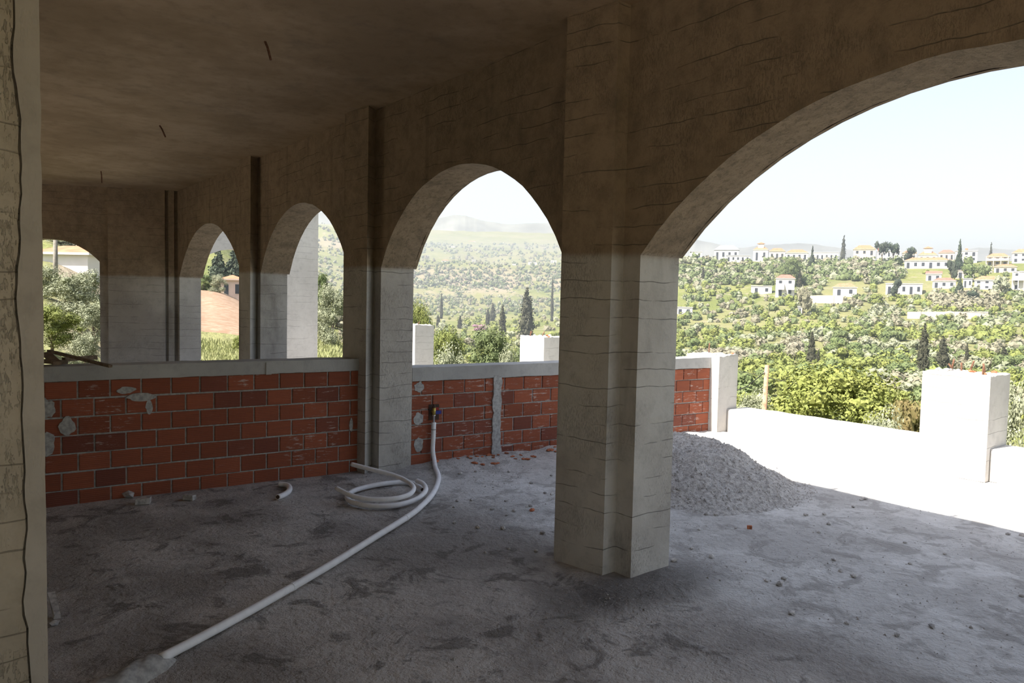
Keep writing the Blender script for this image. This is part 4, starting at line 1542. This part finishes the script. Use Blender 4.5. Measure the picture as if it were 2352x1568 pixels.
HS = [
    ('low pale house at the left end of the village skyline', 1634, 1694, 563, 585, dict(wall='housegrey', tiles='house', nwin=4)),
    ('two-storey house with a pyramid tile roof rising above the left skyline', 1724, 1760, 566, 584, dict(extra=tower, nwin=2)),
    ('cream house with an orange roof right of the pyramid-roofed house', 1761, 1799, 569, 587, dict(wall='house2')),
    ('wide white house with a low orange roof left of the column cypress', 1798, 1852, 572, 593, dict(nwin=4)),
    ('long flat-roofed white house with a row of dark windows beside the column cypress', 1855, 1922, 580, 599, dict(roof='flat', nwin=6)),
    ('low white building at the far left of the village just right of the arch', 1580, 1609, 578, 593, dict(roof='flat', nwin=2)),
    ('long low white building below the left skyline houses', 1662, 1720, 587, 601, dict(roof='flat', nwin=5, depth=4)),
    ('three-storey house with salmon roof and two white awnings on the mid slope', 1778, 1825, 630, 681, dict(wall='house', tiles='tilesred', floors=2, nwin=2, extra=awning)),
    ('flat-roofed white carport left of the three-storey house', 1722, 1773, 657, 675, dict(roof='flat', nwin=2, porch=False)),
    ('white bungalow with an orange hipped roof and a dark porch opening on the mid slope', 1910, 1968, 650, 681, dict(nwin=2)),
    ('low white shed at the left beside the arch', 1552, 1592, 706, 722, dict(roof='flat', nwin=2)),
    ('tiny white hut on the lower slope', 1833, 1843, 711, 720, dict(roof='flat', nwin=1, depth=3)),
    ('large pale building with a broad roof right of the column cypress', 1953, 2006, 562, 598, dict(wall='house2', floors=2, nwin=3)),
    ('white two-storey block with dark windows and a red rooftop hut below the umbrella pines', 2007, 2065, 577, 601, dict(roof='flat', floors=2, nwin=5, extra=redtop)),
    ('small house with an orange roof below the dark round tree', 2066, 2100, 574, 592, dict(wall='house2')),
    ('house with a tiled upper tower in the middle of the skyline', 2102, 2148, 577, 592, dict(extra=tower)),
    ('pale pink house right of the tower house', 2149, 2187, 573, 591, dict(wall='house3', tiles='tilesred')),
    ('very wide white house with a long low tiled roof', 2068, 2180, 590, 617, dict(nwin=6)),
    ('white house with an orange chimney block right of the fir tree', 2186, 2240, 576, 602, dict(roof='flat', floors=2, extra=chimney)),
    ('orange-roofed house with a columned balcony at the right', 2257, 2313, 581, 609, dict(floors=2, nwin=3, porch=True, wall='house2')),
    ('white house at the right edge of the skyline', 2316, 2372, 571, 602, dict(floors=2)),
    ('small white house with a red gable in the middle of the village', 2122, 2160, 622, 645, dict(roof='gable', tiles='tilesred', nwin=2)),
    ('white bungalow with a long red roof left of the dark slanting conifer', 2137, 2194, 637, 662, dict(tiles='tilesred', nwin=3)),
    ('white modern house with a flat roof and wide glazed front', 2029, 2119, 652, 677, dict(roof='flat', nwin=5)),
    ('white house with an orange roof and three dark windows right of the slanting conifer', 2233, 2295, 633, 665, dict(floors=2, nwin=3)),
    ('plain beige box-like house above the slanting conifer', 2190, 2234, 621, 639, dict(roof='flat', wall='house2', nwin=2)),
    ('house with an orange roof below the columned balcony house', 2276, 2332, 606, 627, dict(wall='house2')),
    ('tall house with stacked balconies at the right edge', 2320, 2366, 624, 665, dict(roof='flat', floors=3, nwin=2, porch=True)),
    ('small grey house squeezed beside the slanting conifer', 2208, 2231, 640, 661, dict(roof='flat', wall='housegrey', nwin=2)),
]
for lab, x0, x1, yt, yb, kw in HS:
    house(lab, x0, x1, yt, yb, **kw)
for lab, x0, x1, yb, h in (('long pale retaining wall below the white bungalow', 1853, 1936, 697, 3.2), ('white retaining wall below the village lane', 2216, 2275, 626, 2.8), ('pale stone terrace wall under the brown thicket on the right slope', 2085, 2270, 732, 2.4)):
    mb = MB()
    pts = []
    for k in range(13):
        px = x0 + (x1 - x0) * k / 12
        r = r_at(px, yb, 120, 460)
        pts.append(gpt(heading(px), r))
    for k in range(12):
        a, b = pts[k], pts[k + 1]
        d = (b - a).normalized()
        n = Vector((-d.y, d.x, 0)) * 0.3
        q = [a - n, b - n, b + n, a + n]
        u = Vector((0, 0, h))
        dn = Vector((0, 0, -1))
        mb.quad(q[0] + dn, q[1] + dn, q[1] + u, q[0] + u)
        mb.quad(q[2] + dn, q[3] + dn, q[3] + u, q[2] + u)
        mb.quad(q[0] + u, q[1] + u, q[2] + u, q[3] + u)
    tag(mb.build('retaining_wall', 'house2', weld=True), lab, 'wall')
# scattered far houses beyond the valley
for lab, x0, x1, yt, yb, r in [
    ('pale farmhouse cluster far off above the left cliffs', 1012, 1030, 580, 592, 1280),
    ('small pale house far off left of centre in the middle arch', 1034, 1046, 554, 562, 2100),
    ('grey block of a house far off in the middle arch', 1082, 1091, 576, 588, 1300),
    ('tiny white cube house far off right of centre in the middle arch', 1174, 1183, 576, 587, 1280),
    ('pale long house far off at the right of the middle arch', 1210, 1232, 578, 584, 1500),
    ('tiny pale house far off at the right edge of the middle arch', 1262, 1276, 577, 585, 1400),
    ('pale house far off with a terracotta roof high on the plain', 1072, 1090, 545, 552, 2600),
]:
    house(lab, x0, x1, yt, yb, r=r, nwin=2, group='far houses', roof='hip' if 'roof' in lab or 'cluster' in lab else 'flat')
house('long white house with an orange roof seen through the end-wall arch', 60, 222, 570, 640, r=62, nwin=0, group='houses at the left', roof='gable', yaw=-0.62, depth=7, roof_frac=0.28)
house('little pinkish house beyond the brown field in the narrow arch', 505, 560, 630, 690, r=92, nwin=2, wall='house3', group='houses at the left', depth=4.5)

def blocked(px, r, s):
    a = math.radians(heading(px))
    x, y = r * math.sin(a), r * math.cos(a)
    return any((x - fx) ** 2 + (y - fy) ** 2 < (fr + s * 0.6) ** 2 for fx, fy, fr in FOOT)


for lab, cr, px, r, yt, wp in [
    ('umbrella pine on the skyline, left of the touching pair', 'pine', 2020, 415, 550, 34),
    ('umbrella pine on the skyline, right of the touching pair', 'pine', 2046, 418, 554, 36),
    ('dark round tree on the village skyline behind red roofs', 'darkround', 2086, 420, 560, 28),
    ('layered fir tree on the skyline at the right of the village', 'fir', 2197, 400, 547, 30),
    ('small fir tree on the village skyline left of the column cypress', 'fir', 1861, 410, 563, 22),
    ('round grey-green tree among the white houses', 'darkround', 2181, 375, 585, 28),
    ('dark slanting conifer between the red-roofed and white houses', 'fir', 2202, 335, 634, 30),
    ('dark bushy conifer below the orange-roofed white house', 'darkround', 2236, 318, 660, 34),
    ('grey-green tree beside the small orange-roofed house at the right', 'olive', 2297, 350, 626, 44),
    ('light green tree on the village slope above the white walls', 'green', 2220, 375, 600, 50),
    ('leafy green tree right below the porch house', 'green', 2256, 372, 600, 36),
    ('bright green bush left of the glazed white house', 'bright', 2012, 308, 664, 44),
    ('bright green ivy-covered bank above the three-storey house', 'biggreen', 1815, 360, 590, 58),
    ('brownish tree right of the three-storey house', 'brown', 1845, 300, 640, 34),
    ('dark green tree left of the glazed white house', 'darkround', 2058, 335, 628, 24),
]:
    while blocked(px, r, wp * r / F * 0.9):      # keep the crown off the house walls
        r += 1.5 if r > 399 else -1.5
    tree('tree', lab, 'tree', cr, px, r, yt, wp, 0, 'village trees')

# --- shrubs of the slopes: the largest as single things
rg = random.Random(77)
cand = []


def rand_spot():
    m = rg.random()
    if m < 0.66:
        px, py = rg.uniform(1500, 2420) if rg.random() < 0.92 else rg.uniform(1335, 1500), rg.uniform(592, 985)
    elif m < 0.94:
        px, py = rg.uniform(880, 1340), rg.uniform(600, 835)
    else:
        px, py = rg.uniform(700, 860), rg.uniform(600, 760)
    r = r_at(px, py, 40, 1300)
    return px, py, r


KEEP = [(1855, 1940, 683, 700), (1890, 1985, 645, 684), (1770, 1830, 628, 684), (2015, 2125, 645, 680), (2125, 2300, 632, 668), (1600, 2360, 560, 602), (1715, 1780, 655, 678)]
taken = {}
tries = 0
while len(cand) < 1700 and tries < 30000:
    tries += 1
    px, py, r = rand_spot()
    if r >= 1290 or any(a < px < b and c < py < d for a, b, c, d in KEEP):
        continue
    if 2050 < px and py < 665 and rg.random() < 0.75:
        continue
    if px > 1940 and py < 672 and rg.random() < 0.6:
        continue
    s = rg.uniform(1.7, 3.8) * (1.0 + 0.4 * (r > 400))
    if r < 90:
        s *= 0.75
    if blocked(px, r, s):
        continue
    a_ = math.radians(heading(px))
    sx, sy = r * math.sin(a_), r * math.cos(a_)
    cell = (int(sx // 8), int(sy // 8))
    if any((sx - ox) ** 2 + (sy - oy) ** 2 < (0.62 * (s + os_)) ** 2 for ci in (-1, 0, 1) for cj in (-1, 0, 1) for ox, oy, os_ in taken.get((cell[0] + ci, cell[1] + cj), ())):
        continue          # room for each crown
    taken.setdefault(cell, []).append((sx, sy, s))
    cand.append((s / r, px, r, s))
cand.sort(reverse=True)
KINDS = [('bright', 'yellow-green rounded shrub on the valley slopes', 0.46), ('green', 'mid-green rounded shrub on the valley slopes', 0.24), ('olive', 'silvery grey-green shrub on the valley slopes', 0.19), ('brown', 'brownish twiggy shrub on the valley slopes', 0.11)]


def pick_kind(px, r):
    a = math.radians(heading(px))
    q = 0.5 + 0.9 * fbm(r * math.sin(a) / 30, r * math.cos(a) / 30, 9.1, 3) + rg.uniform(-0.25, 0.25)
    if r > 260 and px > 1500 and rg.random() < 0.45:
        q = rg.uniform(0.4, 1.0)
    t = 0
    for k, (_, _, wgt) in enumerate(KINDS):
        t += wgt
        if q < t:
            return k
    return 3


def project_row(p):
    v = p - EYE
    return 784 - F * v.dot(upv) / v.dot(fw.normalized())


SHR = []
for n, (_, px, r, s) in enumerate(cand[:300]):
    k = pick_kind(px, r)
    cr, lab, _w = KINDS[k]
    hd = heading(px)
    b = gpt(hd, r)
    o = link('shrub', CROWNS[cr](n % 3), None, b - Vector((0, 0, 0.1 * s)), rg.uniform(0, 6.28), (s * 1.45, s * 1.45, s * rg.uniform(0.95, 1.4)))
    SHR.append((o, px, project_row(b), lab.split(' on ')[0]))

STOP = {'of', 'the', 'a', 'an', 'with', 'and', 'in', 'on', 'at', 'just', 'its', 'to', 'by', 'from', 'two', 'standing', 'seen', 'low', 'rising', 'right', 'left', 'middle', 'above', 'beside', 'behind', 'beyond', 'below', 'before', 'long', 'very'}
sets = {}
for o, px, py, lab in SHR:
    lx, ly, ln = min(LAND, key=lambda q: (q[0] - px) ** 2 + 2.0 * (q[1] - py) ** 2)
    side = ('left of' if px < lx else 'right of') if abs(px - lx) > abs(py - ly) * 0.8 else ('above' if py < ly else 'below')
    wds = ln.replace(',', '').split()[:7]
    while wds[-1] in STOP:
        wds.pop()
    sets.setdefault((lab.replace(' rounded', ''), side, ' '.join(wds)), []).append((px, o))
ORD = ['leftmost', 'second', 'third', 'fourth', 'fifth', 'sixth', 'seventh', 'eighth', 'ninth']
for (lab, side, near), lst in sets.items():
    lst.sort(key=lambda q: q[0])
    for n, (px, o) in enumerate(lst):
        if len(lst) == 1:
            l = '%s %s the %s' % (lab, side, near)
        elif len(lst) <= 9:
            l = '%s %s %s the %s' % (ORD[n] if n == 0 else ORD[n] + '-from-left', lab, side, near)
        else:
            l = 'one of the many %ss %s the %s' % (lab, side, near)
        tag(o, l, 'shrub', '%ss %s the %s' % (lab, side, near))

# the many smaller ones beyond: one object per kind
stuff = {k: MB() for k in range(4)}
small = []
for k in range(6):
    m_ = crown_mesh('scrub_piece', None, 46, 0.13, 400 + k, 'bush', core=0)
    vv = [v.co.copy() for v in m_.vertices]
    ff = [tuple(p.vertices) for p in m_.polygons]
    bm = bmesh.new()
    bmesh.ops.create_icosphere(bm, subdivisions=1, radius=0.36)
    i = len(vv)
    vv += [Vector((v.co.x * (1 + 0.3 * fbm(v.co.x * 5 + k, v.co.y * 5)), v.co.y, max(0, v.co.z * 1.05 + 0.36))) for v in bm.verts]
    ff += [tuple(i + v.index for v in f.verts) for f in bm.faces]
    bm.free()
    bpy.data.meshes.remove(m_)
    small.append((vv, ff))
more = []
while len(more) < 3500:
    px, py = (rg.uniform(880, 1340), rg.uniform(560, 720)) if rg.random() < 0.52 else (rg.uniform(1330, 2440), rg.uniform(592, 900))
    if rg.random() < 0.12:
        px, py = rg.uniform(690, 860), rg.uniform(490, 700)
    r = r_at(px, py, 70, 4200)
    if r > 4100 or any(a < px < b and c < py < d for a, b, c, d in KEEP):
        continue
    if 2050 < px and py < 665 and rg.random() < 0.8:
        continue
    if blocked(px, r, 2):
        continue
    more.append((0, px, r, rg.uniform(1.4, 3.2) * (1 if r < 500 else min(3.2, 0.6 + r / 900))))
woods = []
while len(woods) < 620:      # darker woodland below the skyline, and a brown thicket on the right
    if len(woods) < 470:
        px, py, kk = rg.uniform(1550, 2070), rg.uniform(600, 655), rg.choice((1, 1, 2, 1, 3))
    elif len(woods) < 540:
        px, py, kk = rg.uniform(2135, 2290), rg.uniform(684, 716), 3
    else:
        px, py, kk = rg.uniform(900, 1330), rg.uniform(640, 690), rg.choice((1, 2))
    r = r_at(px, py, 150, 1250)
    if r > 1240 or blocked(px, r, 4) or any(a < px < b and c < py < d for a, b, c, d in KEEP[1:4]):
        continue
    woods.append((kk + 1, px, r, rg.uniform(2.6, 4.6) * (1 if r < 600 else 1.9)))
for n, (forced, px, r, s) in enumerate(cand[300:] + more + woods):
    k = pick_kind(px, r)
    if forced >= 1:
        k = int(forced) - 1
    elif r > 700:
        k = rg.choice((1, 2, 1, 3))
    b = gpt(heading(px), r)
    vv, ff = small[n % 6]
    a = rg.uniform(0, 6.28)
    ca, sa = math.cos(a) * s * 1.4, math.sin(a) * s * 1.4
    i = len(stuff[k].v)
    stuff[k].v += [(b.x + v.x * ca - v.y * sa, b.y + v.x * sa + v.y * ca, b.z - 0.15 * s + v.z * s * 1.25) for v in vv]
    stuff[k].f += [tuple(q + i for q in f) for f in ff]
for k, nm, lab in ((0, 'leaf_bright', 'yellow-green scrub covering the valley slopes'), (1, 'leaf_green', 'mid-green scrub and woodland covering the valley slopes'), (2, 'leaf_olive', 'silvery olive scrub covering the valley slopes'), (3, 'leaf_brown', 'brownish twiggy scrub covering the valley slopes')):
    tag(stuff[k].build('hillside_scrub', nm), lab, 'scrub', kind='stuff')

# meadow grass and ploughed field in the left openings
gr = MB()
for k in range(26000):
    hd = rg.uniform(13.5, 26)
    r = rg.uniform(20, 56) if hd > 19 else rg.uniform(20, 50)
    b = gpt(hd, r)
    a = rg.uniform(0, PI)
    h, ww = rg.uniform(0.08, 0.34), rg.uniform(0.02, 0.06)
    d = Vector((math.cos(a) * ww, math.sin(a) * ww, 0))
    tip = b + Vector((rg.uniform(-.12, .12), rg.uniform(-.12, .12), h))
    i = len(gr.v)
    gr.v += [tuple(b - d - Vector((0, 0, .03))), tuple(b + d - Vector((0, 0, .03))), tuple(tip)]
    gr.f.append((i, i + 1, i + 2))
tag(gr.build('meadow_grass', 'grass'), 'tall pale green grass below the left arches', 'grass', kind='stuff')
fd = MB()
hh = [12.6 + 0.25 * k for k in range(31)]
rf = [53 + 1.0 * k for k in range(33)]
for r in rf:
    for h in hh:
        fd.v.append(tuple(gpt(h, r, (0.10 + 0.07 * math.sin(r * 6.28 / 2.0)) if rf[0] < r < rf[-1] and hh[0] < h < hh[-1] else -0.3)))
for j in range(len(rf) - 1):
    for i in range(len(hh) - 1):
        fd.f.append((j * len(hh) + i, j * len(hh) + i + 1, (j + 1) * len(hh) + i + 1, (j + 1) * len(hh) + i))
tag(fd.build('ploughed_field', 'soil', smooth=True), 'sloping brown ploughed field seen through the narrow arch', 'field', kind='structure')


# ------------------------------------------------------------------ poles and cables
hd = heading(1760)
b = gpt(hd, 31)
ptopp = EYE + ray(1761.5, 838) * (31 / ray(1761.5, 838).xy.length)
up_ = empty('utility_pole', b, 'leaning brown wooden utility pole beyond the low white parapet', 'pole')
MB().tube([(0, 0, -0.5), tuple(ptopp - b)], [0.13, 0.085], 10).build('post', 'pole', up_, smooth=True)
pb = ptopp - b
MB().tube([pb + Vector((0, 0, -0.35)), pb + Vector((-0.12, 0.05, -0.3))], 0.03, 6).build('insulator', 'greypole', up_)


def cable(label, pts, rad=0.012):
    tag(MB().tube(spline(pts, 8), rad, 5).build('overhead_cable', 'cable', smooth=True), label, 'cable', 'overhead cables')


def at(px, py, r):
    d = ray(px, py)
    return EYE + d * (r / d.xy.length)


cable('thick dark cable sagging from the utility pole down to the left', [ptopp + Vector((-0.12, 0.05, -0.33)), at(1740, 868, 31.5), at(1715, 887, 32), at(1686, 898, 32.5), at(1600, 925, 34), at(1400, 960, 38)], 0.02)
cable('thin dark cable crossing behind the utility pole', [at(1500, 838, 60), at(1690, 852, 58), at(1765, 868, 57), at(1850, 884, 56), at(1930, 905, 55), at(2110, 940, 52), at(2420, 990, 50)], 0.018)
cable('thin pale cable crossing the upper right slope', [at(1950, 690, 240), at(2130, 708, 235), at(2250, 718, 230), at(2420, 722, 225)], 0.05)
hd = heading(128)
b = gpt(hd, 36)
t_ = at(127, 520, 36)
o = empty('utility_pole', b, 'grey utility pole standing among the olives in the end-wall arch', 'pole')
MB().tube([(0, 0, -0.4), tuple(t_ - b)], [0.10, 0.08], 10).build('post', 'greypole', o, smooth=True)

# ------------------------------------------------------------------ haze over the valley
hz = bpy.data.materials.new('valley_haze_air')
hz.use_nodes = True
hn = hz.node_tree
hn.nodes.clear()
out = hn.nodes.new('ShaderNodeOutputMaterial')
vs_ = hn.nodes.new('ShaderNodeVolumeScatter')
vs_.inputs['Color'].default_value = (0.82, 0.91, 1.0, 1)
vs_.inputs['Density'].default_value = 0.0005
vs_.inputs['Anisotropy'].default_value = 0.42      # hazy air scatters mostly forwards
hn.links.new(vs_.outputs[0], out.inputs['Volume'])
hdir = Vector((math.sin(math.radians(38)), math.cos(math.radians(38)), 0))
hside = Vector((hdir.y, -hdir.x, 0))
mb = MB().obox(hdir * 6040 + Vector((0, 0, 60)), hside * 9000, hdir * 6000, Vector((0, 0, 110)))
ho = mb.build('valley_haze', None)
ho.data.materials.append(hz)
tag(ho, 'thin pale haze hanging over the far valley and hills', 'haze', kind='stuff')
